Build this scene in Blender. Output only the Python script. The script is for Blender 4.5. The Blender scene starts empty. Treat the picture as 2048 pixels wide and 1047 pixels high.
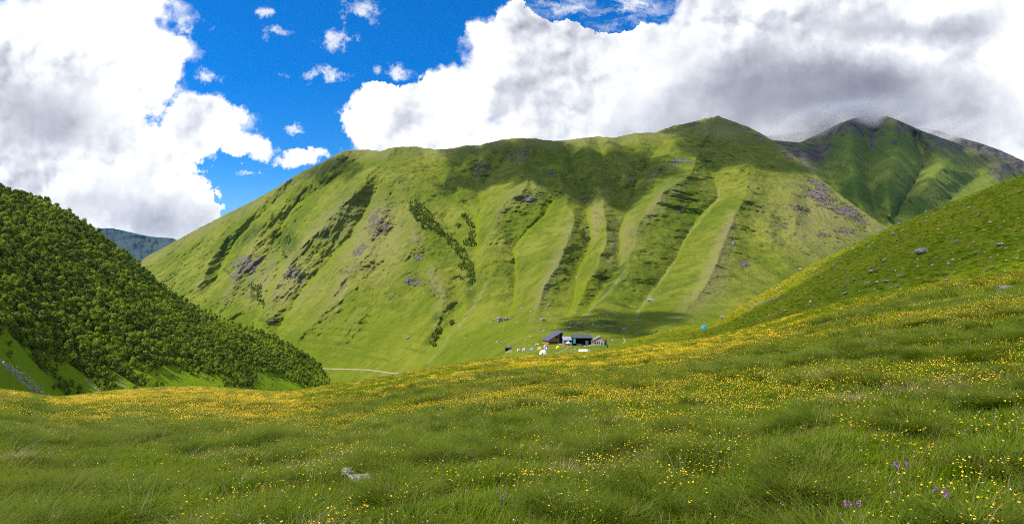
import bpy, bmesh, math, random
import numpy as np
from mathutils import Vector, Matrix
R = math.radians
random.seed(7)
rng = np.random.default_rng(11)
SC = bpy.context.scene
COL = SC.collection
# ------------------------------------------------------------------ camera, light, sky
F = 1137.0      # focal length in pixels of the 2048 px wide photograph
H = 600.0       # row of the true horizon
cam = bpy.data.cameras.new('camera'); cam.sensor_width = 36; cam.lens = 36*F/2048
cam.shift_y = (H-523.5)/2048; cam.clip_start = .1; cam.clip_end = 60000
co = bpy.data.objects.new('camera', cam); COL.objects.link(co)
co.location = (0, 0, 0); co.rotation_euler = (R(90), 0, 0); SC.camera = co
SUN_AZ, SUN_EL = R(-113), R(55)          # azimuth measured from the view direction (+Y) to the right
S = Vector((math.sin(SUN_AZ)*math.cos(SUN_EL), math.cos(SUN_AZ)*math.cos(SUN_EL), math.sin(SUN_EL)))
sl = bpy.data.lights.new('sun', 'SUN'); sl.energy = 5.0; SC.cycles.filter_width = 1.0; SC.cycles.use_denoising = False; SC.cycles.volume_bounces = 1; sl.angle = R(.5); sl.color = (1, .95, .86)
so = bpy.data.objects.new('sun', sl); COL.objects.link(so)
so.rotation_euler = (-S).to_track_quat('-Z', 'Y').to_euler()
SC.view_settings.view_transform = 'Standard'; SC.view_settings.look = 'None'
SC.view_settings.exposure = 0.2; SC.view_settings.gamma = 1; SC.view_settings.use_curve_mapping = False
SC.render.resolution_x, SC.render.resolution_y = 1024, 523

class NT:
    """small helper to write node trees"""
    def __init__(s, nt): s.nt = nt; s.L = nt.links.new
    def n(s, t, **k):
        nd = s.nt.nodes.new(t)
        for a, b in k.items(): setattr(nd, a, b)
        return nd
    def put(s, sock, v):
        if hasattr(v, 'is_output') or isinstance(v, bpy.types.NodeSocket): s.L(v, sock)
        elif v is not None: sock.default_value = v
    def m(s, op, a, b=None, c=None, clamp=False):
        nd = s.n('ShaderNodeMath', operation=op, use_clamp=clamp)
        s.put(nd.inputs[0], a)
        if b is not None: s.put(nd.inputs[1], b)
        if c is not None: s.put(nd.inputs[2], c)
        return nd.outputs[0]
    def v(s, op, a, b=None):
        nd = s.n('ShaderNodeVectorMath', operation=op)
        s.put(nd.inputs[0], a)
        if b is not None: s.put(nd.inputs[1], b)
        return nd.outputs[1] if op in ('LENGTH', 'DOT_PRODUCT', 'DISTANCE') else nd.outputs[0]
    def noise(s, vec, scale, detail=4, rough=.55, dist=0, out=0, lac=2.0):
        nd = s.n('ShaderNodeTexNoise'); s.put(nd.inputs['Vector'], vec)
        nd.inputs['Scale'].default_value = scale; nd.inputs['Detail'].default_value = detail
        nd.inputs['Roughness'].default_value = rough; nd.inputs['Distortion'].default_value = dist
        nd.inputs['Lacunarity'].default_value = lac
        return nd.outputs[out]
    def ss(s, v, a, b, c=0., d=1.):
        nd = s.n('ShaderNodeMapRange', interpolation_type='SMOOTHSTEP'); s.put(nd.inputs[0], v)
        nd.inputs[1].default_value = a; nd.inputs[2].default_value = b
        nd.inputs[3].default_value = c; nd.inputs[4].default_value = d
        return nd.outputs[0]
    def mix(s, f, a, b, mode='MIX'):
        nd = s.n('ShaderNodeMix', data_type='RGBA', blend_type=mode); s.put(nd.inputs[0], f)
        for i, x in ((6, a), (7, b)):
            s.put(nd.inputs[i], (*x, 1) if isinstance(x, tuple) and len(x) == 3 else x)
        return nd.outputs[2]
    def attr(s, name, out=2):
        nd = s.n('ShaderNodeAttribute'); nd.attribute_name = name; return nd.outputs[out]
    def scale(s, vec, sx, sy, sz):
        return s.v('MULTIPLY', vec, (sx, sy, sz))

# blue sky with cumulus: gas of clouds by direction
world = bpy.data.worlds.new('World'); SC.world = world; world.use_nodes = True
wn = world.node_tree; wn.nodes.clear(); T = NT(wn)
sky = T.n('ShaderNodeTexSky', sky_type='NISHITA'); sky.sun_disc = False
sky.sun_elevation = SUN_EL; sky.sun_rotation = SUN_AZ; sky.altitude = 2200; sky.air_density = 1.0
sky.dust_density = .3; sky.ozone_density = 2.5
geo = T.n('ShaderNodeTexCoord').outputs['Generated']
sep = T.n('ShaderNodeSeparateXYZ'); T.L(geo, sep.inputs[0])
yy = T.m('MAXIMUM', sep.outputs[1], .12)
uu = T.m('DIVIDE', sep.outputs[0], yy); ww = T.m('DIVIDE', sep.outputs[2], yy)
cb = T.n('ShaderNodeCombineXYZ'); T.L(uu, cb.inputs[0]); T.L(ww, cb.inputs[1])
P = cb.outputs[0]
def n2d(vec, scale, detail=4, rough=.55, out=0):
    nd = T.n('ShaderNodeTexNoise', noise_dimensions='2D'); T.L(vec, nd.inputs['Vector']); nd.inputs['Scale'].default_value = scale
    nd.inputs['Detail'].default_value = detail; nd.inputs['Roughness'].default_value = rough; return nd.outputs[out]
def puff(vec, scale, detail=2.):
    nd = T.n('ShaderNodeTexVoronoi', voronoi_dimensions='2D', feature='F1'); T.L(vec, nd.inputs['Vector']); nd.inputs['Scale'].default_value = scale
    nd.inputs['Detail'].default_value = detail; nd.inputs['Roughness'].default_value = .55; nd.inputs['Lacunarity'].default_value = 2.2; return nd.outputs['Distance']
warp = T.v('SUBTRACT', n2d(P, 3.2, 5, .6, 1), (.5, .5, .5))
warp2 = T.v('SUBTRACT', n2d(P, 22, 5, .7, 1), (.5, .5, .5))
PW = T.v('ADD', P, T.v('ADD', T.scale(warp, .17, .13, 0), T.scale(warp2, .045, .04, 0)))
def blob(px, py, rx, ry):
    c = ((px-1024)/F, (H-py)/F, 0)
    d = T.v('MULTIPLY', T.v('SUBTRACT', PW, c), (F/rx, F/ry, 0))
    return T.m('SUBTRACT', 1., T.v('LENGTH', d))
def union(bl, k=.25):
    a = bl[0]
    for b in bl[1:]: a = T.m('SMOOTH_MAX', a, b, k)
    return a
big = union([blob(*b) for b in (
    (140, 90, 290, 210), (60, 330, 330, 220), (270, 350, 170, 110), (-300, 200, 500, 400),
    (430, 262, 110, 66), (505, 300, 56, 34), (610, 325, 72, 24), (290, 440, 140, 60), (400, 425, 60, 50),
    (760, 245, 95, 80), (890, 215, 120, 100), (1120, 190, 240, 140), (1480, 150, 420, 250),
    (2000, 130, 520, 330), (1060, 100, 125, 110), (1020, 30, 40, 40), (1090, 320, 420, 110), (1240, 90, 150, 60))])
small = union([blob(*b) for b in (
    (712, 22, 46, 26), (666, 92, 34, 30), (552, 20, 26, 18), (578, 68, 25, 17), (634, 172, 36, 18),
    (768, 142, 45, 22), (440, 165, 28, 18), (515, 350, 22, 9), (600, 270, 22, 12))], .05)
hole = blob(1180, 6, 150, 46)
wq = T.v('ADD', P, T.scale(warp2, .03, .03, 0))
n1 = n2d(P, 6.0, 9, .64)
pf = puff(wq, 13.)
D = T.m('ADD', big, T.m('MULTIPLY', T.m('SUBTRACT', n1, .5), .9))
D = T.m('ADD', D, T.m('MULTIPLY', T.m('SUBTRACT', .45, pf), .22))
D = T.m('SUBTRACT', D, T.m('MULTIPLY', T.ss(hole, -.5, .8), T.m('ADD', .1, T.m('MULTIPLY', n2d(T.scale(wq, 1., 2.2, 1), 13, 7, .75), 1.5))))
wid = T.ss(n2d(P, 4., 4, .6), .40, .66, .06, .34)
M1 = T.m('DIVIDE', T.m('ADD', D, .03), wid, clamp=True)
M1 = T.ss(M1, 0., 1.)
D2 = T.m('ADD', small, T.m('MULTIPLY', T.m('SUBTRACT', n2d(P, 26, 7, .7), .55), 3.2))
M2 = T.m('MULTIPLY', T.ss(D2, -.1, .95), .75)
gen = T.ss(T.noise(geo, 2.3, 5, .6), .47, .6)
front = T.ss(sep.outputs[1], .1, .3)
zen = T.ss(ww, .62, .9)
gmask = T.m('MAXIMUM', T.m('SUBTRACT', 1., front), zen)
MASK = T.m('MAXIMUM', M1, M2)
MASK = T.m('MAXIMUM', MASK, T.m('MULTIPLY', T.ss(hole, -.25, .3), T.ss(n2d(T.v('ADD', T.scale(P, .7, 1.8, 1), T.scale(warp2, .05, .05, 0)), 11, 7, .7), .42, .68, 0., .85)))
mg = T.n('ShaderNodeMix', data_type='FLOAT'); T.L(gmask, mg.inputs[0]); T.L(MASK, mg.inputs[2]); T.L(gen, mg.inputs[3])
MASK = mg.outputs[0]
# clouds: towers lit from the upper left, grey undersides, the heavy grey bank over the right peaks
lo = T.v('ADD', wq, (-.012, .014, 0))
sl1 = T.m('SUBTRACT', n2d(P, 5.0, 5, .5), n2d(T.v('ADD', P, (-.03, .034, 0)), 5.0, 5, .5))
sl2 = T.m('SUBTRACT', puff(lo, 13.), pf)
soft = n2d(P, 2.6, 5, .5)
dark = T.m('MAXIMUM', blob(1640, 240, 520, 170), T.m('MULTIPLY', blob(1900, 60, 330, 60), .5))
dark = T.m('MAXIMUM', dark, T.m('MULTIPLY', blob(300, 430, 260, 100), .5))
dark = T.m('MAXIMUM', dark, T.m('MULTIPLY', blob(120, 230, 200, 100), .35))
dark = T.m('MAXIMUM', dark, T.m('MULTIPLY', blob(1330, 120, 260, 90), .25))
lit = T.ss(dark, .25, 0.)
brt = T.m('ADD', .87, T.m('MULTIPLY', sl1, T.m('ADD', .55, T.m('MULTIPLY', lit, .6))))
brt = T.m('ADD', brt, T.m('MULTIPLY', sl2, T.m('ADD', .06, T.m('MULTIPLY', lit, .34))))
brt = T.m('ADD', brt, T.m('MULTIPLY', T.m('SUBTRACT', soft, .5), .95))
brt = T.m('SUBTRACT', brt, T.m('MULTIPLY', T.ss(dark, 0., .6), .56))
brt = T.m('ADD', brt, T.ss(D, .4, 0., 0., .14))
cr = T.n('ShaderNodeValToRGB'); T.L(brt, cr.inputs[0])
e = cr.color_ramp.elements; e[0].position = .05; e[0].color = (.19, .19, .26, 1); e[1].position = 1.0; e[1].color = (1.0, 1.0, 1.0, 1)
for p_, c_ in ((.35, (.36, .37, .44, 1)), (.6, (.60, .62, .69, 1)), (.82, (.86, .88, .91, 1))):
    q = cr.color_ramp.elements.new(p_); q.color = c_
tint = T.mix(T.ss(ww, .06, .42), (.35, .98, 1.25), (.0, .74, 1.42))
bluec = T.mix(T.ss(ww, .24, .05, 0., .6), T.mix(1., sky.outputs[0], tint, 'MULTIPLY'), (3.4, 4.6, 6.2))
b1 = T.n('ShaderNodeBackground'); T.L(bluec, b1.inputs[0]); b1.inputs[1].default_value = .13
b2 = T.n('ShaderNodeBackground'); T.L(cr.outputs[0], b2.inputs[0]); b2.inputs[1].default_value = 1.0
mx = T.n('ShaderNodeMixShader'); T.L(MASK, mx.inputs[0]); T.L(b1.outputs[0], mx.inputs[1]); T.L(b2.outputs[0], mx.inputs[2])
world.cycles.sampling_method = 'MANUAL'; world.cycles.sample_map_resolution = 256
wo = T.n('ShaderNodeOutputWorld'); T.L(mx.outputs[0], wo.inputs[0])

# ------------------------------------------------------------------ helpers
def hsh(ix, iy, seed):
    h = (ix.astype(np.int64)*374761393 + iy.astype(np.int64)*668265263 + seed*1442695041) & 0x7fffffff
    h = ((h ^ (h >> 13))*1274126177) & 0x7fffffff
    return ((h ^ (h >> 16)) & 0xffffff)/float(0xffffff)
def vnoise(x, y, seed=0):
    ix = np.floor(x); iy = np.floor(y); fx = x-ix; fy = y-iy
    ix = ix.astype(np.int64); iy = iy.astype(np.int64)
    def g(a, b):
        an = hsh(ix+a, iy+b, seed)*6.2831853
        return np.cos(an)*(fx-a)+np.sin(an)*(fy-b)
    sx = fx*fx*fx*(fx*(fx*6-15)+10); sy = fy*fy*fy*(fy*(fy*6-15)+10)
    a = g(0, 0)*(1-sx)+g(1, 0)*sx; b = g(0, 1)*(1-sx)+g(1, 1)*sx
    return (a*(1-sy)+b*sy)*1.5
def fbm(x, y, oct=4, seed=0, rough=.5, ridged=False):
    x = np.asarray(x, float); y = np.asarray(y, float)
    v = 0; a = 1; t = 0
    for o in range(oct):
        n = vnoise(x*2**o+o*17.3, y*2**o-o*9.1, seed+o)
        if ridged: n = 1-2*np.abs(n)
        v = v+a*n; t += a; a *= rough
    return v/t
def sstep(a, b, x):
    t = np.clip((x-a)/(b-a), 0, 1); return t*t*(3-2*t)
def blur(a, k, ax):
    if k < 1: return a
    w = np.exp(-.5*(np.arange(-3*k, 3*k+1)/k)**2); w /= w.sum()
    pad = [(0, 0)]*a.ndim; pad[ax] = (3*k, 3*k)
    b = np.pad(a, pad, mode='edge')
    return np.apply_along_axis(lambda q: np.convolve(q, w, mode='valid'), ax, b)
def w3(px, py, Y):
    px = np.asarray(px, float); py = np.asarray(py, float)
    return np.stack([(px-1024)/F*Y, Y+0*px, (H-py)/F*Y], -1)
def mesh_from(name, V, faces=None, smooth=True, tris=None, quads=None):
    """fast mesh creation from numpy arrays"""
    me = bpy.data.meshes.new(name)
    if quads is not None or tris is not None:
        V = np.asarray(V, np.float32).reshape(-1, 3)
        q = np.zeros((0, 4), np.int32) if quads is None else np.asarray(quads, np.int32).reshape(-1, 4)
        t = np.zeros((0, 3), np.int32) if tris is None else np.asarray(tris, np.int32).reshape(-1, 3)
        me.vertices.add(len(V)); me.vertices.foreach_set('co', V.ravel())
        me.loops.add(q.size+t.size); me.loops.foreach_set('vertex_index', np.concatenate([q.ravel(), t.ravel()]))
        n = len(q)+len(t); me.polygons.add(n)
        st = np.concatenate([np.arange(len(q))*4, len(q)*4+np.arange(len(t))*3]).astype(np.int32)
        me.polygons.foreach_set('loop_start', st)
        me.polygons.foreach_set('use_smooth', np.full(n, smooth))
        me.update(calc_edges=True)
    else:
        me.from_pydata([tuple(v) for v in V], [], faces); me.update()
        if smooth: me.polygons.foreach_set('use_smooth', [True]*len(me.polygons))
    return me
def link(name, me, mat=None, parent=None, loc=None):
    o = bpy.data.objects.new(name, me); COL.objects.link(o)
    if mat is not None: o.data.materials.append(mat)
    if parent is not None: o.parent = parent
    if loc is not None: o.location = loc
    return o
def tag(o, label=None, cat=None, group=None, kind=None):
    if label: o['label'] = label
    if cat: o['category'] = cat
    if group: o['group'] = group
    if kind: o['kind'] = kind
    return o
def empty(name, loc, rz=0, **k):
    o = bpy.data.objects.new(name, None); COL.objects.link(o); o.location = loc; o.rotation_euler = (0, 0, rz)
    return tag(o, **k)
def fattr(me, name, arr):
    a = me.attributes.new(name, 'FLOAT', 'POINT'); a.data.foreach_set('value', np.asarray(arr, np.float32).ravel())
def grid_quads(nr, nc):
    i = np.arange(nr*nc).reshape(nr, nc)
    return np.stack([i[:-1, :-1], i[1:, :-1], i[1:, 1:], i[:-1, 1:]], -1).reshape(-1, 4)
def material(name, fn, rough=.9, spec=.2):
    m = bpy.data.materials.new(name); m.use_nodes = True; nt = m.node_tree; nt.nodes.clear(); t = NT(nt)
    b = t.n('ShaderNodeBsdfPrincipled'); b.inputs['Roughness'].default_value = rough
    b.inputs['Specular IOR Level'].default_value = spec
    o = t.n('ShaderNodeOutputMaterial'); t.L(b.outputs[0], o.inputs[0])
    fn(t, b, o); return m
def plain(name, col, rough=.8, spec=.3, vary=.18, scale=3., metal=0.):
    def fn(t, b, o):
        pos = t.n('ShaderNodeTexCoord').outputs['Object']
        n = t.noise(pos, scale, 5, .6)
        c2 = tuple(x*(1-vary) for x in col); c3 = tuple(min(1, x*(1+vary)) for x in col)
        t.L(t.mix(t.ss(n, .3, .7), c2, c3), b.inputs['Base Color']); b.inputs['Metallic'].default_value = metal
    return material(name, fn, rough, spec)
def bump(t, b, h, dist, strength=1.):
    bp = t.n('ShaderNodeBump'); t.L(h, bp.inputs['Height']); bp.inputs['Distance'].default_value = dist
    bp.inputs['Strength'].default_value = strength; t.L(bp.outputs[0], b.inputs['Normal'])

# ------------------------------------------------------------------ materials of the land
def mat_mountain(t, b, o):
    pos = t.n('ShaderNodeNewGeometry').outputs['Position']
    a = t.noise(pos, .006, 6, .6); d = t.noise(pos, .05, 6, .65); f = t.noise(pos, .35, 5, .7)
    c = t.mix(t.ss(a, .35, .65), (.105, .142, .008), (.200, .212, .026))
    c = t.mix(t.m('MULTIPLY', t.ss(d, .42, .68), .65), c, (.055, .088, .005))
    c = t.mix(t.m('MULTIPLY', t.ss(f, .5, .75), .4), c, (.21, .19, .06))
    # cattle terraces: thin stripes that follow the contour lines
    tp = t.scale(pos, .004, .004, .16)
    tr = t.noise(tp, 1., 4, .6, .6)
    c = t.mix(t.m('MULTIPLY', t.ss(tr, .52, .62), t.m('MULTIPLY', t.attr('terrace'), .5)), c, (.075, .11, .012))
    c = t.mix(t.m('MULTIPLY', t.attr('dry'), t.ss(d, .3, .6, .35, 1.)), c, (.25, .21, .10))
    c = t.mix(t.m('MULTIPLY', t.attr('lush'), t.ss(f, .3, .6, .5, .9)), c, (.165, .21, .004))
    c = t.mix(t.m('MULTIPLY', t.attr('scrub'), t.ss(d, .35, .55)), c, (.028, .050, .012))  # dark scrub, and shade painted beside one spur
    c = t.mix(t.m('MULTIPLY', t.attr('streak'), t.ss(f, .25, .6, .5, 1.)), c, (.26, .26, .11))
    rk = t.mix(t.ss(f, .35, .65), (.10, .085, .075), (.26, .225, .20))
    rm = t.ss(t.m('ADD', t.attr('rock'), t.m('MULTIPLY', t.m('SUBTRACT', t.noise(t.scale(pos, 1, .6, 1.6), .035, 8, .75), .5), 2.6)), .60, .74)
    rm = t.m('MULTIPLY', rm, t.ss(t.attr('rock'), .02, .2))
    c = t.mix(t.m('MULTIPLY', t.ss(t.noise(pos, .22, 6, .8), .52, .66), .45), c, (.035, .055, .006))
    c = t.mix(rm, c, rk)
    t.L(c, b.inputs['Base Color'])
    hh = t.m('ADD', t.m('MULTIPLY', d, 7.), t.m('MULTIPLY', f, 2.0))
    hh = t.m('ADD', hh, t.m('MULTIPLY', t.m('MULTIPLY', t.noise(pos, .16, 7, .75), rm), 9.))
    bump(t, b, hh, 1., .75)
MM = material('mountain_grass', mat_mountain, .95, .05)
def mat_far(t, b, o):
    pos = t.n('ShaderNodeNewGeometry').outputs['Position']
    a = t.noise(pos, .003, 7, .62); d = t.noise(pos, .02, 6, .7)
    c = t.mix(t.ss(a, .4, .6), (.085, .135, .008), (.15, .18, .02))
    c = t.mix(t.m('MULTIPLY', t.ss(d, .45, .65), .6), c, (.05, .085, .012))
    rk = t.mix(t.ss(d, .35, .65), (.040, .034, .028), (.12, .10, .085))
    rm = t.ss(t.m('ADD', t.attr('rock'), t.m('MULTIPLY', t.m('SUBTRACT', t.noise(pos, .012, 8, .7), .5), 1.3)), .4, .65)
    c = t.mix(rm, c, rk)
    c = t.mix(t.m('MULTIPLY', t.attr('lush'), .8), c, (.17, .20, .03))  # paler mix paints the sunlit part of the far peak
    t.L(c, b.inputs['Base Color'])
    bump(t, b, t.m('ADD', t.m('MULTIPLY', d, 22.), t.m('MULTIPLY', t.noise(pos, .1, 6, .7), 6.)), 1., .8)
MF = material('far_mountain_ground', mat_far, .95, .05)
def mat_ridge_haze(t, b, o):
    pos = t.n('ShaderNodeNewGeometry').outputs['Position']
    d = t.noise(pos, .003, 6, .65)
    t.L(t.mix(t.ss(d, .4, .6), (.016, .038, .045), (.045, .070, .065)), b.inputs['Base Color'])  # wooded ridge, colour made bluer to stand in for haze
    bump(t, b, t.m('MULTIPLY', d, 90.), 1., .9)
MBL = material('distant_ridge_haze_blue', mat_ridge_haze, .95, .05)
def mat_right(t, b, o):
    pos = t.n('ShaderNodeNewGeometry').outputs['Position']
    a = t.noise(pos, .025, 5, .6); f = t.noise(pos, .5, 6, .7); st = t.noise(t.scale(pos, .05, .05, .5), 1., 5, .6, .5)
    c = t.mix(t.ss(a, .35, .65), (.12, .18, .004), (.19, .22, .006))
    c = t.mix(t.m('MULTIPLY', t.ss(st, .45, .62), .55), c, (.16, .165, .012))
    c = t.mix(t.m('MULTIPLY', t.ss(f, .45, .7), .6), c, (.055, .10, .004))
    c = t.mix(t.m('MULTIPLY', t.attr('flower'), t.ss(f, .35, .6)), c, (.34, .25, .01))
    c = t.mix(t.m('MULTIPLY', t.attr('bare'), .9), c, (.24, .19, .14))
    t.L(c, b.inputs['Base Color'])
    bump(t, b, t.m('ADD', t.m('MULTIPLY', f, 1.3), t.m('MULTIPLY', t.noise(pos, .12, 5, .6), 4.)), 1., 1.)
MRH = material('hillside_grass', mat_right, .95, .05)
def mat_left(t, b, o):
    pos = t.n('ShaderNodeNewGeometry').outputs['Position']
    a = t.noise(pos, .02, 5, .6); f = t.noise(pos, .4, 6, .7)
    c = t.mix(t.ss(a, .35, .65), (.17, .27, .005), (.22, .31, .008))
    c = t.mix(t.m('MULTIPLY', t.ss(f, .45, .7), .6), c, (.12, .21, .008))
    rk = t.mix(t.ss(f, .4, .6), (.12, .10, .09), (.40, .36, .32))
    c = t.mix(t.ss(t.m('ADD', t.attr('rock'), t.m('MULTIPLY', t.m('SUBTRACT', t.noise(pos, .9, 6, .75), .5), 3.)), .62, .8), c, rk)
    t.L(c, b.inputs['Base Color'])
    bump(t, b, t.m('MULTIPLY', f, 1.2), 1., .9)
MLH = material('forest_hill_grass', mat_left, .95, .05)
def mat_meadow(t, b, o):
    pos = t.n('ShaderNodeNewGeometry').outputs['Position']
    a = t.noise(pos, .12, 6, .65); f = t.noise(pos, 2.5, 6, .7)
    c = t.mix(t.ss(a, .35, .65), (.070, .14, .002), (.11, .19, .003))
    c = t.mix(t.m('MULTIPLY', t.ss(f, .42, .65), .6), c, (.035, .05, .008))
    yl = t.m('MULTIPLY', t.attr('flower'), t.ss(t.m('ADD', t.m('MULTIPLY', f, .5), t.m('MULTIPLY', a, .5)), .38, .58))
    c = t.mix(yl, c, (.38, .29, .004))
    t.L(c, b.inputs['Base Color'])
    bump(t, b, t.m('ADD', t.m('MULTIPLY', a, .6), t.m('MULTIPLY', f, .12)), 1., .8)
MMD = material('meadow_soil', mat_meadow, .95, .05)

# ------------------------------------------------------------------ main mountain
def polyd(px, py, line):
    """distance (in photo pixels) of every vertex to a polyline"""
    d = np.full(px.shape, 1e9)
    for (x0, y0), (x1, y1) in zip(line[:-1], line[1:]):
        dx, dy = x1-x0, y1-y0; L2 = dx*dx+dy*dy+1e-9
        t = np.clip(((px-x0)*dx+(py-y0)*dy)/L2, 0, 1)
        d = np.minimum(d, np.hypot(px-x0-t*dx, py-y0-t*dy))
    return d
def ell(px, py, cx, cy, rx, ry, ang=0):
    a = R(ang); x = (px-cx)*math.cos(a)+(py-cy)*math.sin(a); y = -(px-cx)*math.sin(a)+(py-cy)*math.cos(a)
    return np.clip(1.25-np.hypot(x/rx, y/ry), 0, 1)
CREST = np.array([(230, 575), (290, 515), (340, 487), (400, 455), (460, 424), (500, 405), (560, 371), (600, 345), (640, 327), (672, 309), (690, 301),
    (730, 299), (760, 302), (790, 294), (830, 293), (870, 299), (905, 297), (930, 291), (960, 290), (1000, 280), (1030, 276), (1070, 277), (1110, 282),
    (1150, 278), (1190, 273), (1230, 275), (1270, 266), (1310, 265), (1345, 252), (1380, 245), (1410, 237), (1437, 232), (1465, 242), (1500, 255),
    (1530, 271), (1570, 297), (1610, 330), (1650, 365), (1700, 404), (1740, 432), (1775, 456), (1830, 500), (1900, 560)], float)
TPX = [230, 450, 700, 850, 950, 1050, 1300, 1500, 1900]
TPY = [230, 300, 400, 500, 600, 650, 700, 760, 830]
TD = np.array([[2300, 2300, 2200, 2000, 1600, 1400, 1250, 1100, 950], [2000, 1950, 1850, 1600, 1250, 1130, 1000, 900, 800],
    [1600, 1480, 1260, 1100, 950, 870, 810, 720, 640], [1550, 1400, 1150, 950, 780, 700, 620, 520, 430], [1500, 1350, 1080, 850, 680, 590, 470, 340, 260],
    [1500, 1320, 1000, 760, 560, 450, 300, 220, 180], [1500, 1250, 950, 720, 530, 430, 290, 210, 170], [1500, 1250, 950, 740, 560, 450, 340, 230, 180],
    [1600, 1350, 1150, 950, 750, 620, 500, 400, 300]], float)
gx = np.linspace(230, 1900, 168); gy = np.linspace(200, 840, 129)
_a = np.stack([np.interp(gx, TPX, np.log(TD[:, j])) for j in range(len(TPY))], 1)
_a = np.stack([np.interp(gy, TPY, _a[i]) for i in range(len(gx))], 0)
_a = blur(blur(_a, 4, 0), 4, 1)
def mbase(px, py):
    fx = np.clip((np.asarray(px, float)-230)/10, 0, 166.999); fy = np.clip((np.asarray(py, float)-200)/5, 0, 127.999)
    i = fx.astype(int); j = fy.astype(int); fx = fx-i; fy = fy-j
    return np.exp((_a[i, j]*(1-fx)+_a[i+1, j]*fx)*(1-fy)+(_a[i, j+1]*(1-fx)+_a[i+1, j+1]*fx)*fy)
GUL = [([(943, 359), (956, 379), (961, 415), (956, 446), (951, 467), (956, 498), (951, 529), (946, 560), (940, 591), (920, 632), (889, 678), (837, 738)], 1.6),
    ([(842, 300), (862, 335), (889, 369), (930, 410), (955, 446)], .9), ([(951, 343), (961, 292)], .7), ([(956, 374), (997, 338), (1028, 284)], .9),
    ([(905, 305), (925, 340), (945, 365)], .6), ([(1000, 290), (990, 320), (975, 350)], .4), ([(1121, 387), (1085, 431), (1044, 472), (1026, 498), (1031, 550), (1028, 601), (1005, 660)], .9),
    ([(1085, 300), (1111, 333), (1147, 374), (1170, 410), (1183, 467), (1173, 503), (1157, 539), (1147, 601), (1131, 642), (1110, 660)], 1.4),
    ([(1130, 290), (1150, 335), (1165, 385)], .8), ([(1195, 285), (1219, 343), (1253, 418), (1242, 457), (1240, 498), (1232, 544), (1188, 601), (1147, 647)], 1.4),
    ([(1253, 418), (1276, 359), (1320, 290), (1350, 256)], 1.1), ([(1276, 359), (1262, 320), (1240, 285)], .6), ([(1400, 300), (1423, 349), (1438, 394), (1393, 438), (1348, 523), (1299, 592), (1249, 660)], 1.),
    ([(1537, 399), (1567, 478), (1622, 518), (1650, 560)], .6), ([(1612, 385), (1617, 458), (1660, 510)], .5), ([(1500, 420), (1520, 500), (1570, 560)], .5),
    ([(735, 302), (700, 330), (642, 377), (591, 409), (560, 450), (564, 523), (530, 600), (505, 660)], 1.1), ([(755, 379), (703, 472), (631, 550), (590, 600), (560, 650)], 1.),
    ([(806, 410), (770, 488), (750, 560), (744, 632)], .7), ([(620, 345), (540, 410), (470, 480), (430, 560)], .8), ([(520, 400), (440, 450), (380, 520), (350, 570)], .7),
    ([(455, 430), (380, 470), (320, 530)], .5), ([(890, 440), (920, 500), (940, 560)], .6), ([(1490, 270), (1480, 330), (1470, 380)], .5), ([(835, 520), (820, 600), (800, 660)], .4)]
RID = [([(791, 294), (770, 322), (724, 364), (667, 431), (600, 498), (560, 560), (530, 640)], 1.6), ([(770, 322), (775, 380), (760, 436), (729, 498), (677, 575), (662, 606), (600, 678)], 1.1),
    ([(770, 322), (811, 390), (822, 457), (848, 529), (889, 601), (868, 678)], 1.3), ([(870, 297), (905, 350), (925, 395)], .7), ([(933, 290), (940, 330)], .5), ([(980, 284), (975, 330)], .5),
    ([(1054, 279), (1044, 343), (1059, 359), (1038, 390), (997, 420), (975, 498), (965, 570), (930, 632), (900, 690)], 1.4), ([(1059, 359), (1092, 400), (1064, 446), (1050, 460)], .5),
    ([(1085, 281), (1116, 343), (1128, 390), (1147, 436), (1136, 488), (1105, 550), (1075, 611), (1060, 670)], 1.1), ([(1110, 283), (1135, 340)], .5),
    ([(1167, 277), (1183, 343), (1204, 390), (1214, 446), (1209, 498), (1178, 560), (1150, 622)], 1.4), ([(1215, 275), (1235, 320), (1255, 370)], .8), ([(1270, 268), (1285, 310)], .5),
    ([(1437, 232), (1400, 290), (1385, 345), (1330, 385), (1283, 440), (1262, 500), (1255, 545), (1210, 610), (1180, 660)], 1.4), ([(1375, 247), (1335, 310), (1295, 370)], .8),
    ([(1437, 232), (1490, 300), (1500, 370), (1460, 450), (1420, 560), (1340, 660)], 1.3), ([(1530, 271), (1610, 330), (1700, 404), (1775, 456)], 1.3), ([(1590, 390), (1590, 460), (1640, 520)], .6), ([(1545, 430), (1540, 500), (1600, 560)], .5),
    ([(690, 301), (600, 370), (540, 430), (500, 500), (450, 590)], 1.1), ([(590, 350), (500, 430), (430, 500), (400, 570)], .8), ([(500, 405), (410, 470), (350, 530)], .7), ([(400, 455), (350, 490), (300, 540)], .5), ([(715, 500), (735, 590), (700, 680)], .5)]
def mfields(px, py):
    wr = np.zeros(px.shape); wg = np.zeros(px.shape); gd = np.full(px.shape, 1e9); sr = np.zeros(px.shape); sg = np.zeros(px.shape)
    jx = fbm(px/40, py/40, 3, 5)*9; jy = fbm(px/40, py/40, 3, 6)*9
    for l, s in RID:
        d = polyd(px+jx, py+jy, l); wr += s/(d+3)**4
        if s > .75: sr += s/(d+15)**4
    for l, s in GUL:
        d = polyd(px+jx*.5, py+jy*.5, l); wg += s/(d+3)**4
        if s > .75: sg += s/(d+15)**4
        if s > .7: gd = np.minimum(gd, d)
    dr = wr**-.25; dg = wg**-.25; mfields.soft = sg**-.25/(sr**-.25+sg**-.25)
    return .5+(dg/(dr+dg)-.5)*np.clip((dr+dg)/46, .1, 1.15), gd
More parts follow.
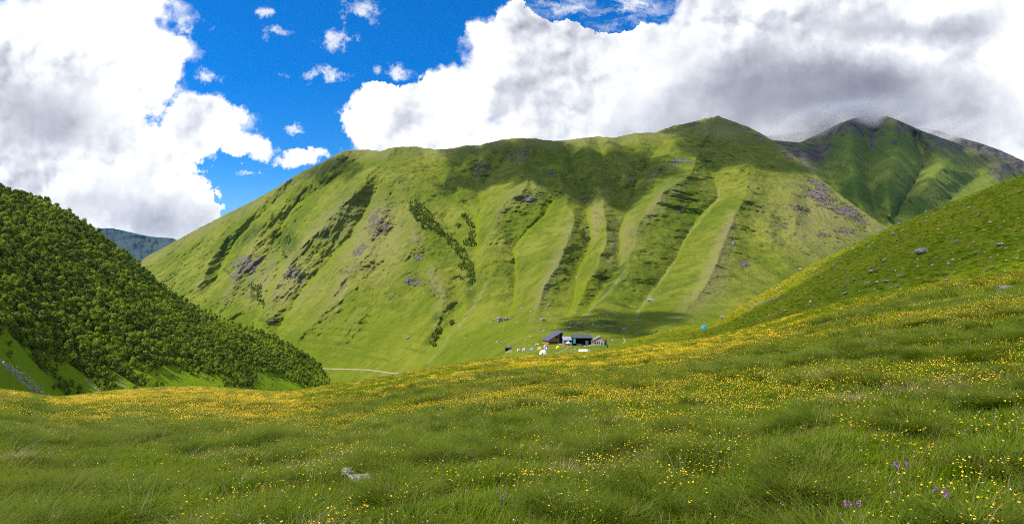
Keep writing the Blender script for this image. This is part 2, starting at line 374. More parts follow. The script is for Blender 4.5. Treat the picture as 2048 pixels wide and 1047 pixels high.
def mdepth(px, py):
    px = np.asarray(px, float); py = np.asarray(py, float)
    Y = mbase(px, py); h, gd = mfields(px, py)
    base = np.interp(px, [230, 700, 850, 1000, 1300, 1900], [760, 760, 740, 690, 668, 560])
    fade = .12+.88*sstep(0, 110, base-py)
    camp = sstep(0, 40, base+4-py)
    X = (px-1024)/F*Y; q = Y*1.0+(H-py)/F*Y*.6
    cr_ = np.interp(px, CREST[:, 0], CREST[:, 1]); fade = fade*(.5+.5*sstep(-5, 90, py-cr_)); lf = (.48+.52*sstep(760, 930, px))*(1-.42*sstep(1420, 1500, px))
    Yd = Y*(1-.070*(h-.5)*fade*lf-.098*(mfields.soft-.5)*fade)
    Yd += 19*fade*fbm(X/70, q/110, 6, 21, .62)*camp
    Yd += 6*fade*fbm(X/30+h*2, q/60-h, 4, 27, .6, True)*camp*(Y/900)
    # downslope runnels
    Yd += 5*fade*fbm(X/16+fbm(X/120, q/120, 2, 3)*5, q/70, 4, 31, .6)*camp*(Y/900)
    rk = mrock(px, py)
    Yd += (fbm(X/12, q/12, 5, 41, .65, True))*10*rk*camp
    return Yd
MROCK = [(490, 528, 34, 24, 0), (520, 515, 20, 12, 0), (465, 550, 30, 8, 30), (585, 545, 26, 16, -30), (540, 640, 28, 10, 10), (560, 600, 18, 8, -45), (600, 562, 20, 8, -30), (447, 515, 20, 6, -40),
    (760, 440, 46, 34, -50), (720, 500, 30, 14, -50), (790, 592, 26, 8, 0), (825, 560, 30, 14, 20), (690, 540, 24, 10, -50), (655, 470, 10, 10, 0), (835, 505, 30, 18, 30), (870, 590, 24, 12, 30),
    (1650, 400, 70, 22, 32), (1700, 425, 60, 16, 32), (1640, 372, 50, 12, 30), (1690, 462, 40, 8, 0), (1725, 458, 16, 12, 0), (1560, 448, 36, 12, 10), (1540, 470, 22, 10, 0), (1600, 420, 40, 10, 20), (1650, 470, 26, 10, 0), (1520, 420, 20, 14, 0),
    (1575, 310, 18, 10, 35), (1640, 362, 10, 8, 40), (1350, 325, 30, 10, -20), (1310, 345, 30, 10, -30), (1375, 322, 16, 9, 0), (1410, 240, 50, 8, -18), (1500, 262, 60, 8, 30), (1266, 350, 14, 24, 0),
    (1100, 345, 26, 12, 30), (1170, 395, 14, 20, 0), (960, 340, 30, 30, 0), (1040, 310, 50, 20, 0), (1360, 420, 20, 12, 0), (1370, 405, 16, 8, 0), (1468, 485, 8, 8, 0), (1490, 520, 20, 20, 0), (1067, 400, 40, 20, 0)]
def mrock(px, py):
    r = np.zeros(px.shape)
    for e_ in MROCK:
        w = .80 if e_[2]*e_[3] > 300 and e_[0] in (490, 1650, 1700, 585, 1640) else .62
        r = np.maximum(r, np.minimum(1, ell(px, py, *e_)*1.3)*w)
    return r
def terrain(name, crest, pxs, nrow, bottom, depth, mat, attrs=None, back=((60, -20), (250, -110), (900, -450)), kind='structure', power=1., jit=1.2, ret=False):
    """a landform: its face from the skyline down, and its far side falling away behind"""
    cy = np.interp(pxs, crest[:, 0], crest[:, 1])
    cy = cy+fbm(pxs/14, pxs*0, 4, 77, .6)*jit
    t = np.linspace(0, 1, nrow)**power
    PY = cy[None, :]+(bottom(pxs)-cy)[None, :]*t[:, None]; PX = np.repeat(pxs[None, :], nrow, 0)
    V = w3(PX, PY, depth(PX, PY)); rows = []
    top = V[0]
    dirn = top[:, :2]/np.linalg.norm(top[:, :2], axis=1)[:, None]
    for dy, dz in back[::-1]:
        r = top.copy(); r[:, :2] += dirn*dy; r[:, 2] += dz; rows.append(r)
    V = np.concatenate([np.array(rows), V], 0); nb = len(back)
    me = mesh_from(name, V, quads=grid_quads(nrow+nb, len(pxs)))
    PYf = np.concatenate([np.repeat(PY[:1], nb, 0), PY], 0); PXf = np.concatenate([np.repeat(PX[:1], nb, 0), PX], 0)
    for k, fn in (attrs or {}).items(): fattr(me, k, fn(PXf, PYf))
    return tag(link(name, me, mat), kind=kind)
def m_dry(px, py):
    h, gd = mfields(px, py); d = .55*sstep(.66, .95, h)*sstep(330, 420, py)*sstep(690, 560, py)
    for e_ in ((1640, 440, 130, 90, 25), (740, 470, 90, 90, -40), (560, 560, 90, 70, 0), (1430, 255, 90, 26, 10), (1240, 480, 30, 60, 20), (1190, 440, 20, 60, 20)):
        d = np.maximum(d, .6*ell(px, py, *e_))
    return np.maximum(d, .45*sstep(28, 4, py-np.interp(px, CREST[:, 0], CREST[:, 1])))
def m_lush(px, py):
    h, gd = mfields(px, py)
    l = sstep(9, 1, gd+4*fbm(px/12, py/12, 3, 19))*sstep(370, 430, py)*.8
    l = np.maximum(l, .6*sstep(12, 3, polyd(px, py, [(1180, 560), (1150, 610), (1120, 655), (1095, 690)])))
    return np.maximum(l, .35*sstep(560, 680, py))
def m_scrub(px, py):
    s = np.zeros(px.shape)
    for e_ in ((575, 480, 24, 24, 0), (500, 470, 40, 10, -35), (1215, 565, 18, 30, 20), (1235, 540, 14, 30, 0), (1170, 480, 12, 20, 0), (865, 675, 22, 9, -45), (880, 640, 18, 14, 30), (1150, 655, 40, 12, 0), (1215, 650, 40, 16, 0), (940, 560, 12, 60, 0), (510, 590, 12, 16, 0)):  # scrub patches; those right of the central spur paint its shaded flank dark
        s = np.maximum(s, ell(px, py, *e_))
    return s*.85
def m_streak(px, py):
    s = .55*sstep(4.5, .5, polyd(px+fbm(px/20, py/20, 3, 9)*6, py, [(1440, 370), (1436, 398), (1400, 440), (1372, 470), (1345, 525), (1318, 565), (1290, 600), (1268, 640)]))
    s = np.maximum(s, .45*sstep(5.5, .5, polyd(px+fbm(px/20, py/20, 3, 9)*6, py, [(975, 565), (950, 610), (905, 665), (858, 725)])))
    s = np.maximum(s, .4*sstep(4.5, .5, polyd(px+fbm(px/20, py/20, 3, 8)*6, py, [(1250, 540), (1225, 575), (1190, 610), (1150, 650)])))
    s = s*(.55+.9*np.clip(fbm(px/9, py/14, 3, 29)+.3, 0, 1))
    s = np.maximum(s, .4*sstep(4, 1, polyd(px, py, [(700, 560), (680, 600), (672, 620)])))
    return s
pxs = np.arange(230, 1900, 1.8)
terrain('mountain', CREST, pxs, 330, lambda x: np.interp(x, [230, 620, 700, 1000, 1300, 1500, 1900], [790, 790, 780, 725, 705, 690, 690]), mdepth, MM,
    {'rock': mrock, 'dry': m_dry, 'lush': m_lush, 'scrub': m_scrub, 'streak': m_streak, 'terrace': lambda x, y: sstep(560, 660, y)*sstep(900, 820, x)+.25}, jit=2.6)
# ------------------------------------------------------------------ peaks at the right, far ridges
C2 = np.array([(1450, 300), (1500, 285), (1540, 280), (1600, 285), (1640, 266), (1680, 246), (1710, 236), (1745, 231), (1775, 232), (1800, 242), (1850, 264), (1900, 281),
    (1950, 298), (2000, 316), (2048, 345), (2300, 420), (2500, 480)], float)
G2 = [([(1748, 240), (1744, 300), (1738, 360), (1750, 420), (1775, 452)], 1.2), ([(1640, 280), (1660, 350), (1700, 430)], .9), ([(1830, 270), (1850, 330), (1820, 380), (1790, 430)], .5), ([(1930, 300), (1960, 350), (1900, 400)], .6)]
R2 = [([(1700, 240), (1700, 320), (1715, 400), (1745, 450)], 1.), ([(1790, 240), (1800, 300), (1775, 370), (1780, 430)], 1.2), ([(1850, 262), (1900, 320), (1860, 360), (1830, 400)], 1.), ([(1590, 285), (1620, 350), (1660, 420)], 1.), ([(2000, 318), (2000, 350)], .8)]
def d2(px, py):
    wr = sum(s/(polyd(px, py, l)+4)**2 for l, s in R2); wg = sum(s/(polyd(px, py, l)+4)**2 for l, s in G2); h = wr/(wr+wg)
    cy = np.interp(px, C2[:, 0], C2[:, 1]); Y = 3300-1500*np.clip((py-cy)/240, 0, 1.4)**.85
    X = (px-1024)/F*Y
    return Y*(1-.09*(h-.5))+40*fbm(X/150, py/40, 5, 51)+25*fbm(X/40, py/60, 4, 52)
terrain('far_peak', C2, np.arange(1450, 2500, 2.2), 150, lambda x: 520+0*x, d2, MF,
    {'rock': lambda x, y: np.clip(.58*sstep(100, 10, y-np.interp(x, C2[:, 0], C2[:, 1])-fbm(x/30, y/60, 3, 4)*40)+.5*ell(x, y, 1745, 310, 7, 60)+.35*ell(x, y, 1640, 330, 60, 40), 0, 1), 'lush': lambda x, y: ell(x, y, 1880, 350, 120, 50, 10)*.8})  # ellipse at right: sunlight put into the colour of the slope
C3 = np.array([(1480, 300), (1530, 272), (1560, 270), (1590, 265), (1640, 262), (1700, 270), (1800, 262), (1850, 255), (1880, 262), (1920, 275), (1960, 286), (2000, 300), (2048, 322), (2300, 400), (2500, 450)], float)
terrain('rocky_ridge', C3, np.arange(1480, 2500, 3.), 60, lambda x: 480+0*x, lambda x, y: 4700-1500*np.clip((y-270)/200, 0, 1)+90*fbm(x/40, y/50, 5, 61)+60*fbm(x/12, y/30, 4, 62), MF,
    {'rock': lambda x, y: 0*x+.9, 'lush': lambda x, y: 0*x})
C4 = np.array([(-300, 480), (100, 500), (150, 470), (200, 457), (225, 456), (260, 464), (300, 473), (345, 476), (400, 500), (600, 560)], float)
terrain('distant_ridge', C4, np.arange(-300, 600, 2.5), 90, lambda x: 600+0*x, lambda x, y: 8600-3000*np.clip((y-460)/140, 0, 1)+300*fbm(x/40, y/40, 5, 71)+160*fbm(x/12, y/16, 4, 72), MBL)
# ------------------------------------------------------------------ hill at the right
EDGE = np.array([(-600, 800), (-300, 790), (0, 784), (60, 789), (110, 797), (160, 791), (220, 783), (300, 776), (400, 773), (470, 778), (560, 784), (620, 778), (680, 766), (750, 757), (830, 743), (900, 730),
    (1000, 716), (1060, 711), (1105, 710), (1180, 705), (1230, 700), (1300, 690), (1360, 685), (1434, 673), (1543, 646), (1686, 606), (1806, 582), (1877, 568), (2048, 548), (2300, 515), (2700, 470)], float)
def edge(px): return np.interp(px, EDGE[:, 0], EDGE[:, 1])
C5 = np.array([(1225, 703), (1250, 684), (1275, 674), (1300, 669), (1330, 660), (1360, 651), (1400, 647), (1430, 641), (1460, 624), (1500, 600), (1550, 570), (1600, 541), (1650, 515), (1700, 492), (1740, 473), (1780, 454),
    (1850, 424), (1950, 385), (2048, 348), (2300, 265), (2600, 180)], float)
def rdepth(px, py):
    px = np.asarray(px, float); py = np.asarray(py, float)
    cy = np.interp(px, C5[:, 0], C5[:, 1]); e_ = edge(px)
    yt = np.interp(px, [1225, 1300, 1430, 1600, 1780, 2048, 2600], [262, 300, 320, 290, 262, 215, 180])
    yb = np.interp(px, [1225, 1300, 1434, 1543, 1686, 1806, 2048, 2600], [250, 235, 200, 170, 132, 118, 92, 70])
    t = (py-cy)/np.maximum(e_-cy, 4); Y = 1/(1/yt+(1/yb-1/yt)*np.clip(t, 0, 1.6))
    X = (px-1024)/F*Y
    return Y*(1+.02*fbm(X/26, Y/30, 4, 81)+.004*fbm(X/5, Y/6, 3, 82)*2)
terrain('grassy_hill', C5, np.concatenate([np.arange(1225, 2100, 1.8), np.arange(2100, 2600, 6)]), 200, lambda x: edge(x)+14, rdepth, MRH,
    {'flower': lambda x, y: np.clip(.75*sstep(34, 4, y-np.interp(x, C5[:, 0], C5[:, 1]))*sstep(1420, 1470, x)*sstep(1720, 1560, x)+.25*sstep(1240, 1300, x)*sstep(1500, 1300, x)+.12, 0, 1),
     'bare': lambda x, y: np.maximum(.9*sstep(2.2, .8, polyd(x, y, [(1497, 612), (1520, 604), (1545, 597), (1560, 590)])), .9*sstep(2.0, .7, polyd(x, y, [(1684, 571), (1690, 566), (1695, 558), (1696, 552)])))},
    back=((12, -1), (50, -14), (200, -90)), jit=.8)
# ------------------------------------------------------------------ forested hill at the left
C6 = np.array([(-700, 40), (-400, 170), (0, 371), (50, 391), (100, 410), (150, 434), (200, 470), (250, 508), (300, 553), (350, 592), (400, 620), (450, 640), (500, 658), (550, 673), (600, 699), (640, 728), (665, 751), (700, 785)], float)
def ldepth(px, py):
    px = np.asarray(px, float); py = np.asarray(py, float)
    cy = np.interp(px, C6[:, 0], C6[:, 1]); e_ = edge(px)
    yt = np.interp(px, [-700, 0, 200, 400, 600, 700], [430, 520, 600, 700, 790, 830])
    yb = np.interp(px, [-700, -100, 0, 130, 300, 450, 600, 700], [110, 170, 190, 250, 320, 420, 600, 800])
    t = np.clip((py-cy)/np.maximum(e_-cy, 4), 0, 1.5); Y = 1/(1/yt+(1/yb-1/yt)*t)
    X = (px-1024)/F*Y
    # ribs that run down the hillside
    q = X*.8+Y*.6
    return Y*(1+.030*fbm((X*.55-Y*.83)/55, q/260, 4, 91))
def l_rock(px, py):
    r = .9*sstep(9, 2, polyd(px+fbm(px/9, py/9, 3, 12)*5, py, [(3, 722), (25, 742), (50, 765), (75, 785), (98, 800)]))
    r = np.maximum(r, .75*sstep(8, 1, polyd(px, py, [(172, 758), (200, 785)])))
    r = np.maximum(r, .7*sstep(8, 1, polyd(px, py, [(232, 755), (262, 785)])))
    return r
terrain('forest_hill', C6, np.concatenate([np.arange(-700, -60, 10), np.arange(-60, 700, 2.)]), 200, lambda x: edge(x)+16, ldepth, MLH, {'rock': l_rock}, back=((20, -4), (120, -50), (500, -300)), jit=.6)
# ------------------------------------------------------------------ the meadow
YE_X = [-600, -100, 0, 90, 170, 300, 600, 850, 1000, 1260, 1434, 1686, 2048, 2700]
YE_Y = [80, 80, 85, 120, 190, 240, 300, 260, 235, 215, 170, 105, 62, 45]
_ex = np.linspace(-600, 2700, 331); _ee = blur(edge(_ex), 1, 0); _ey = blur(np.interp(_ex, YE_X, YE_Y), 4, 0)
def mprm(px):
    e_ = np.interp(px, _ex, _ee); ye = np.interp(px, _ex, _ey); ve = (e_-H)/F
    yb = np.interp(px, [-600, 0, 1024, 2048, 2700], [11, 10.4, 9.6, 7.6, 6.6])
    k = (1/yb-1/ye)/((1047-H)/F-ve)
    return ve, ye, k
def meadow_z(x, y, rough=True):
    x = np.asarray(x, float); y = np.asarray(y, float); yc = np.maximum(y, 5.)
    px = np.clip(1024+x/yc*F, -600, 2700); ve, ye, k = mprm(px)
    ym = np.minimum(y, ye)
    z = -(ve*ym+(1-ym/ye)/k)
    z = z-np.maximum(y-ye, 0)*(np.maximum(ve, -.02)+.10)-np.maximum(y-ye, 0)**2*.0004
    if rough:
        fd = sstep(2, 14, y)
        z = z+fd*(.40*fbm(x/9, y/9, 3, 101)+.26*fbm(x/1.8, y/1.8, 3, 102))*np.clip(1.2-y/ye, .15, 1)
        # the dip between the near bank and the far yellow field at the left
        px2 = px; z = z-1.6*np.exp(-((y-48)/17)**2)*sstep(1000, 500, px2)*sstep(-200, 200, px2)*.5
    return z
def flower_d(x, y):
    """share of buttercups, 0..1"""
    px = 1024+x/np.maximum(y, 3)*F; z = meadow_z(x, y, False); py = H-z/np.maximum(y, 3)*F
    far = sstep(38, 75, y)
    n = fbm(x/14, y/26, 4, 111); n2 = fbm(x/3.2, y/5, 3, 112)
    d = far*(.40+.95*n+.45*n2)
    d = d*(1-.6*sstep(1450, 1800, px))*(.6+.4*sstep(600, 300, px)+.4*sstep(800, 1100, px))
    d = d+.16*far*sstep(1200, 1300, px)*sstep(1700, 1500, px)
    d = d*(1-.75*np.exp(-((px-1060)/110)**2)*sstep(900, 700, py)*sstep(728, 745, py)*.8)
    d = d+.65*(.6+n)*sstep(34, 48, y)*sstep(720, 500, px)*sstep(60, 130, px)
    near = (.24+1.35*n+.7*n2)*sstep(150, 800, px)*(1-far)
    near = np.maximum(near, .35*(1-far)*sstep(1650, 1950, px)*sstep(900, 960, py))
    near = np.maximum(near, .5*sstep(60, 0, px)*sstep(840, 800, py))
    return np.clip(d+near, 0.02, 1)
nu, ny = 760, 460
U = np.linspace(-2.3, 2.3, nu)
XS = []; YS = []
for u_ in U:
    px_ = np.clip(1024+u_*F, -600, 2700); _, ye, _ = mprm(px_)
    y_ = np.concatenate([np.linspace(-70, 3, 60, endpoint=False), np.exp(np.linspace(np.log(3.), np.log(ye+130), ny-60))]); YS.append(y_); XS.append(u_*np.sqrt(y_**2+28.**2))
XS = np.array(XS).T; YS = np.array(YS).T
me = mesh_from('meadow', np.stack([XS, YS, meadow_z(XS, YS)], -1), quads=grid_quads(ny, nu)[:, ::-1])
fattr(me, 'flower', flower_d(XS, YS)*sstep(25, 90, YS))
tag(link('meadow', me, MMD), kind='structure')
# ground around and behind the camera, and the valley floor that runs on under everything
vx = np.linspace(-14000, 14000, 60); vy = np.linspace(-6000, 14000, 60); VX, VY = np.meshgrid(vx, vy)
me = mesh_from('valley_floor', np.stack([VX, VY, -190+25*fbm(VX/900, VY/900, 3, 5)], -1), quads=grid_quads(60, 60))
for a_ in ('rock', 'dry', 'lush', 'scrub', 'streak', 'terrace'): fattr(me, a_, np.zeros(3600))
tag(link('valley_floor', me, MM), kind='structure')
# ------------------------------------------------------------------ foliage material and trees
def leaf_mat(name, c1, c2, c3, tr=.3, nscale=.05, tipc=None, spec=.15, rand=.5):
    """leaves: colour varies by plant and by place; some light comes through"""
    m = bpy.data.materials.new(name); m.use_nodes = True; nt = m.node_tree; nt.nodes.clear(); t = NT(nt)
    pos = t.n('ShaderNodeNewGeometry').outputs['Position']; rnd = t.n('ShaderNodeObjectInfo').outputs['Random']
    c = t.mix(t.ss(t.noise(pos, nscale, 4, .6), .35, .65), c1, c2)
    c = t.mix(t.m('MULTIPLY', rnd, rand), c, c3)
    if tipc: c = t.mix(t.m('MULTIPLY', t.attr('tip'), .7), c, tipc)
    b = t.n('ShaderNodeBsdfPrincipled'); t.L(c, b.inputs['Base Color']); b.inputs['Roughness'].default_value = .6; b.inputs['Specular IOR Level'].default_value = spec
    tl = t.n('ShaderNodeBsdfTranslucent'); t.L(t.mix(1., c, (1.3, 1.25, .5), 'MULTIPLY'), tl.inputs[0])
    mx = t.n('ShaderNodeMixShader'); mx.inputs[0].default_value = tr; t.L(b.outputs[0], mx.inputs[1]); t.L(tl.outputs[0], mx.inputs[2])
    o = t.n('ShaderNodeOutputMaterial'); t.L(mx.outputs[0], o.inputs[0]); return m
M_TREE = leaf_mat('birch_leaves', (.19, .27, .010), (.30, .38, .016), (.36, .41, .04), .4, .012)
M_TREE2 = leaf_mat('alder_leaves', (.085, .14, .010), (.17, .24, .014), (.24, .30, .022), .35, .012)
M_BUSH = leaf_mat('bush_leaves', (.10, .16, .012), (.12, .18, .015), (.16, .20, .03), .3, .03)
M_BARK = plain('bark', (.20, .17, .14), .9, .1, .3, 6.)
def crown_arrays(r, n, w, h, z0, leaf, lumps=9, up=.4):
    """leaf clusters spread over an uneven, lumpy crown"""
    lp = []
    for i in range(lumps):
        a = r.uniform(0, 6.283); q = math.sqrt(r.uniform(0, 1))*.62; zz = r.uniform(.12, .9)
        k = math.sin(math.pi*min(1, zz*.9+.12))
        lp.append((w*q*k*math.cos(a), w*q*k*math.sin(a), z0+h*zz, w*r.uniform(.34, .55)))
    lp = np.array(lp); V = np.zeros((n*4, 3)); idx = r.integers(0, lumps, n)
    d = r.normal(size=(n, 3)); d[:, 2] += .25; d /= np.linalg.norm(d, axis=1)[:, None]
    c = lp[idx, :3]+d*(lp[idx, 3]*r.uniform(.65, 1.08, n))[:, None]
    nrm = d+r.normal(size=(n, 3))*.38; nrm[:, 2] += up*1.3; nrm /= np.linalg.norm(nrm, axis=1)[:, None]
    t1 = np.cross(nrm, r.normal(size=(n, 3))); t1 /= np.linalg.norm(t1, axis=1)[:, None]; t2 = np.cross(nrm, t1)
    s = leaf*r.uniform(.6, 1.3, n)[:, None]
    for k, (a, b) in enumerate(((-1, -.6), (.7, -1), (1, .7), (-.6, 1))): V[k::4] = c+t1*s*a+t2*s*b
    return V, np.arange(n*4).reshape(n, 4)
def trunk_mesh(r, h, rad, stems=3):
    vs = []; fs = []
    for s_ in range(stems):
        a = r.uniform(0, 6.28); lean = r.uniform(.1, .35); n = 5; pts = []
        for i in range(5):
            q = i/4; pts.append((math.cos(a)*lean*h*q*q, math.sin(a)*lean*h*q*q, h*q-.4*(i == 0), rad*(1-.8*q)))
        b = len(vs)
        for x, y, z, rr in pts:
            for k in range(n): vs.append((x+rr*math.cos(6.283*k/n), y+rr*math.sin(6.283*k/n), z))
        for i in range(4):
            for k in range(n): fs.append((b+i*n+k, b+i*n+(k+1) % n, b+(i+1)*n+(k+1) % n, b+(i+1)*n+k))
    return np.array(vs), np.array(fs)
TREES = []
for i in range(7):
    r = np.random.default_rng(100+i)
    h = [5.2, 6.2, 4.4, 5.6, 6.8, 3.6, 5.0][i]; w = [2.0, 2.1, 2.0, 1.7, 2.2, 1.9, 2.4][i]
    V, Q = crown_arrays(r, 300, w, h*.86, .25, .30, 10)
    tv, tq = trunk_mesh(r, h*.75, .10)
    TREES.append((mesh_from('crown', V, quads=Q, smooth=False), mesh_from('trunk', tv, quads=tq), (V, Q, tv, tq), (M_TREE, M_TREE2, M_TREE, M_TREE2, M_TREE, M_BUSH, M_TREE2)[i]))
    TREES[-1][0].materials.append(TREES[-1][3]); TREES[-1][1].materials.append(M_BARK)
SRC = {}
def source(name, objs):
    """plants that only serve as patterns for scattering; the collection is never linked to the scene"""
    c = bpy.data.collections.new(name)
    for i, me in enumerate(objs):
        o = bpy.data.objects.new('%s_%02d' % (name, i), me); c.objects.link(o)
    return c
def scatter(name, pts, rotz, scl, idx, coll, tilt=None):
    n = len(pts); me = bpy.data.meshes.new(name); me.vertices.add(n); me.vertices.foreach_set('co', np.asarray(pts, np.float32).ravel())
    rot = np.zeros((n, 3), np.float32); rot[:, 2] = rotz
    if tilt is not None: rot[:, :2] = tilt
    a = me.attributes.new('rot', 'FLOAT_VECTOR', 'POINT'); a.data.foreach_set('vector', rot.ravel())
    sc = np.asarray(scl, np.float32); sc = np.stack([sc]*3, -1) if sc.ndim == 1 else sc
    a = me.attributes.new('scl', 'FLOAT_VECTOR', 'POINT'); a.data.foreach_set('vector', sc.ravel())
    a = me.attributes.new('pick', 'INT', 'POINT'); a.data.foreach_set('value', np.asarray(idx, np.int32))
    o = bpy.data.objects.new(name, me); COL.objects.link(o)
    ng = bpy.data.node_groups.new(name, 'GeometryNodeTree')
    ng.interface.new_socket('Geometry', in_out='INPUT', socket_type='NodeSocketGeometry'); ng.interface.new_socket('Geometry', in_out='OUTPUT', socket_type='NodeSocketGeometry')
    N = ng.nodes.new; gi = N('NodeGroupInput'); go = N('NodeGroupOutput'); ci = N('GeometryNodeCollectionInfo'); ci.inputs[0].default_value = coll
    ci.inputs['Separate Children'].default_value = True; ci.inputs['Reset Children'].default_value = True
    ip = N('GeometryNodeInstanceOnPoints'); ip.inputs['Pick Instance'].default_value = True
    def na(nm, ty):
        q = N('GeometryNodeInputNamedAttribute'); q.data_type = ty; q.inputs[0].default_value = nm; return q.outputs[0]
    L = ng.links.new; m2p = N('GeometryNodeMeshToPoints'); L(gi.outputs[0], m2p.inputs[0]); L(m2p.outputs[0], ip.inputs['Points'])
    L(ci.outputs[0], ip.inputs['Instance']); L(na('pick', 'INT'), ip.inputs['Instance Index']); L(na('scl', 'FLOAT_VECTOR'), ip.inputs['Scale'])
    L(na('rot', 'FLOAT_VECTOR'), ip.inputs['Rotation']); L(ip.outputs[0], go.inputs[0])
    md = o.modifiers.new('scatter', 'NODES'); md.node_group = ng
    return tag(o, kind='stuff')
def joined(i, name):
    V, Q, tv, tq = TREES[i][2]
    me = mesh_from(name, np.concatenate([V, tv]), quads=np.concatenate([Q, tq+len(V)]), smooth=False)
    me.materials.append(TREES[i][3]); me.materials.append(M_BARK)
    mi = np.zeros(len(Q)+len(tq), np.int32); mi[len(Q):] = 1; me.polygons.foreach_set('material_index', mi); return me
TSRC = source('tree_pattern', [joined(i, 'tree') for i in range(7)])
def inpoly(x, y, poly):
    c = np.zeros(x.shape, bool); j = len(poly)-1
    for i in range(len(poly)):
        xi, yi = poly[i]; xj, yj = poly[j]
        c ^= ((yi > y) != (yj > y)) & (x < (xj-xi)*(y-yi)/(yj-yi+1e-9)+xi); j = i
    return c
CLEAR = [[(-200, 660), (0, 676), (40, 688), (72, 730), (98, 776), (150, 800), (-200, 830)], [(123, 722), (150, 738), (183, 771), (165, 775), (140, 768), (130, 748)],
    [(303, 746), (344, 729), (379, 749), (441, 752), (448, 780), (344, 780), (290, 760)], [(516, 743), (560, 752), (620, 775), (571, 784), (505, 784)], [(165, 752), (185, 760), (205, 792), (180, 792)], [(228, 750), (240, 752), (268, 790), (246, 790)]]
n = 36000
px = rng.uniform(-420, 700, n); py = rng.uniform(170, 800, n)
sk = np.interp(px, C6[:, 0], C6[:, 1]); ok = (py > sk+1) & (py < edge(px)+12); px, py, sk = px[ok], py[ok], sk[ok]
Y = ldepth(px, py); q = rng.uniform(size=len(px))
dens = (Y/720)**2*1.9
open_ = np.zeros(len(px), bool)
for c_ in CLEAR: open_ |= inpoly(px, py, c_)
dens = np.where(open_, dens*.05, dens)
dens = np.where((px < 60) & (py < sk+10) & (px > -20), dens*.2, dens)
gapn = fbm(px/30, py/60, 3, 131); dens *= np.where(gapn < -.42, .35, 1)
ok = q < dens; px, py, Y, open_ = px[ok], py[ok], Y[ok], open_[ok]
TP = w3(px, py, Y)
sp = 1.2*fbm((py-.62*px)/42, (px+.62*py)/260, 3, 141)
k_ = np.where(sp+rng.normal(0, .12, len(px)) > .12, rng.choice([0, 2, 4, 5], len(px), p=[.4, .25, .3, .05]), rng.choice([1, 3, 6, 0], len(px), p=[.35, .25, .25, .15]))
near = np.clip((edge(px)-py)/60, 0, 1)
ts = (.55+.5*near)*rng.uniform(.75, 1.3, len(px))*np.where(open_, .6, 1.)
ts *= np.interp(Y, [200, 400, 700], [.8, 1., 1.05])
tr_ = rng.uniform(0, 6.283, len(px))
size = ts*F/Y*((px > -5) & (px < 2050)); order = np.argsort(-size); ind = order[:300]; rest = np.setdiff1d(order, ind)
ez = .92+.3*rng.random(len(px))
sv = np.stack([ts*1.05, ts*1.05, ts*ez], -1)
tag(scatter('forest', TP[rest], tr_[rest], sv[rest], k_[rest], TSRC), kind='stuff', label='dense leafy wood of birch scrub covering the left hillside')
NM = [('birch_tree', 'round olive green birch'), ('alder_tree', 'dark green upright alder'), ('birch_tree', 'broad low olive green birch'), ('alder_tree', 'dark narrow alder'), ('birch_tree', 'tall pale green birch'), ('leafy_bush', 'bright yellow green bush'), ('alder_tree', 'wide dark green alder')]
for j in ind:
    i = int(k_[j]); nm, lb = NM[i]
    if open_[j]: pl = 'standing in the open grass at the foot of the left forest'
    elif py[j] > edge(px[j])-30: pl = 'along the lower edge of the left forest by the meadow'
    elif px[j] < 110: pl = 'in the forest above the stone run at the far left'
    elif px[j] < 240: pl = 'in the forest between stone run and first grassy gap'
    elif px[j] < 400: pl = 'in the forest above the large grass clearing'
    else: pl = 'in the forest toward the far end of the left hill'
    root = empty(nm, TP[j], tr_[j], label=lb+' '+pl, cat='bush' if i == 5 else 'tree', group='%s trees %s' % (lb, pl)); root.scale = sv[j]
    link('crown', TREES[i][0], None, root); link('trunk', TREES[i][1], None, root)
# woods in the gullies of the mountain
STR = [(830, 415, 14, 16, 0), (845, 432, 22, 16, 40), (865, 452, 26, 10, 42), (885, 468, 14, 6, 30), (905, 488, 16, 8, 50), (922, 508, 16, 9, 50), (935, 530, 16, 9, 50), (940, 548, 12, 7, 40), (930, 437, 8, 6, 30), (940, 450, 12, 6, 50), (944, 472, 8, 10, 0), (940, 487, 14, 8, 0),
    (923, 535, 8, 5, 0), (944, 565, 6, 6, 0), (925, 560, 5, 3, 0), (846, 455, 8, 5, 30), (902, 650, 5, 4, 0), (868, 678, 7, 7, 0), (866, 690, 5, 6, 0), (878, 665, 7, 5, 0), (512, 575, 12, 8, 0), (518, 592, 7, 12, 0), (575, 480, 8, 8, 0), (570, 512, 7, 8, 0), (525, 610, 4, 8, 0),
    (660, 512, 4, 3, 0), (1175, 482, 6, 6, 0), (1130, 545, 5, 3, 0), (917, 453, 5, 5, 0), (1190, 640, 30, 10, 0), (1150, 655, 20, 8, 0), (1165, 470, 5, 8, 0)]
tp = []; tk = []; tsz = []
for cx, cy, rx, ry, an in STR:
    m_ = max(4, int(rx*ry*.34)); a = rng.uniform(0, 6.283, m_); qq = np.sqrt(rng.uniform(0, 1, m_)); x_ = np.cos(a)*rx*qq; y_ = np.sin(a)*ry*qq; t_ = R(an)
    ax = cx+x_*math.cos(t_)-y_*math.sin(t_); ay = cy+x_*math.sin(t_)+y_*math.cos(t_)
    tp.append(w3(ax, ay, mdepth(ax, ay))); tk.append(rng.choice([1, 3, 6], m_)); tsz.append(rng.uniform(.65, 1.25, m_)*(.16 if cy > 620 and cx > 1100 else .95))
tp = np.concatenate(tp); tk = np.concatenate(tk); tsz = np.concatenate(tsz)
scatter('gully_wood', tp, rng.uniform(0, 6.28, len(tp)), tsz, tk, TSRC)['label'] = 'dark strips of scrub wood in the gullies of the mountain'

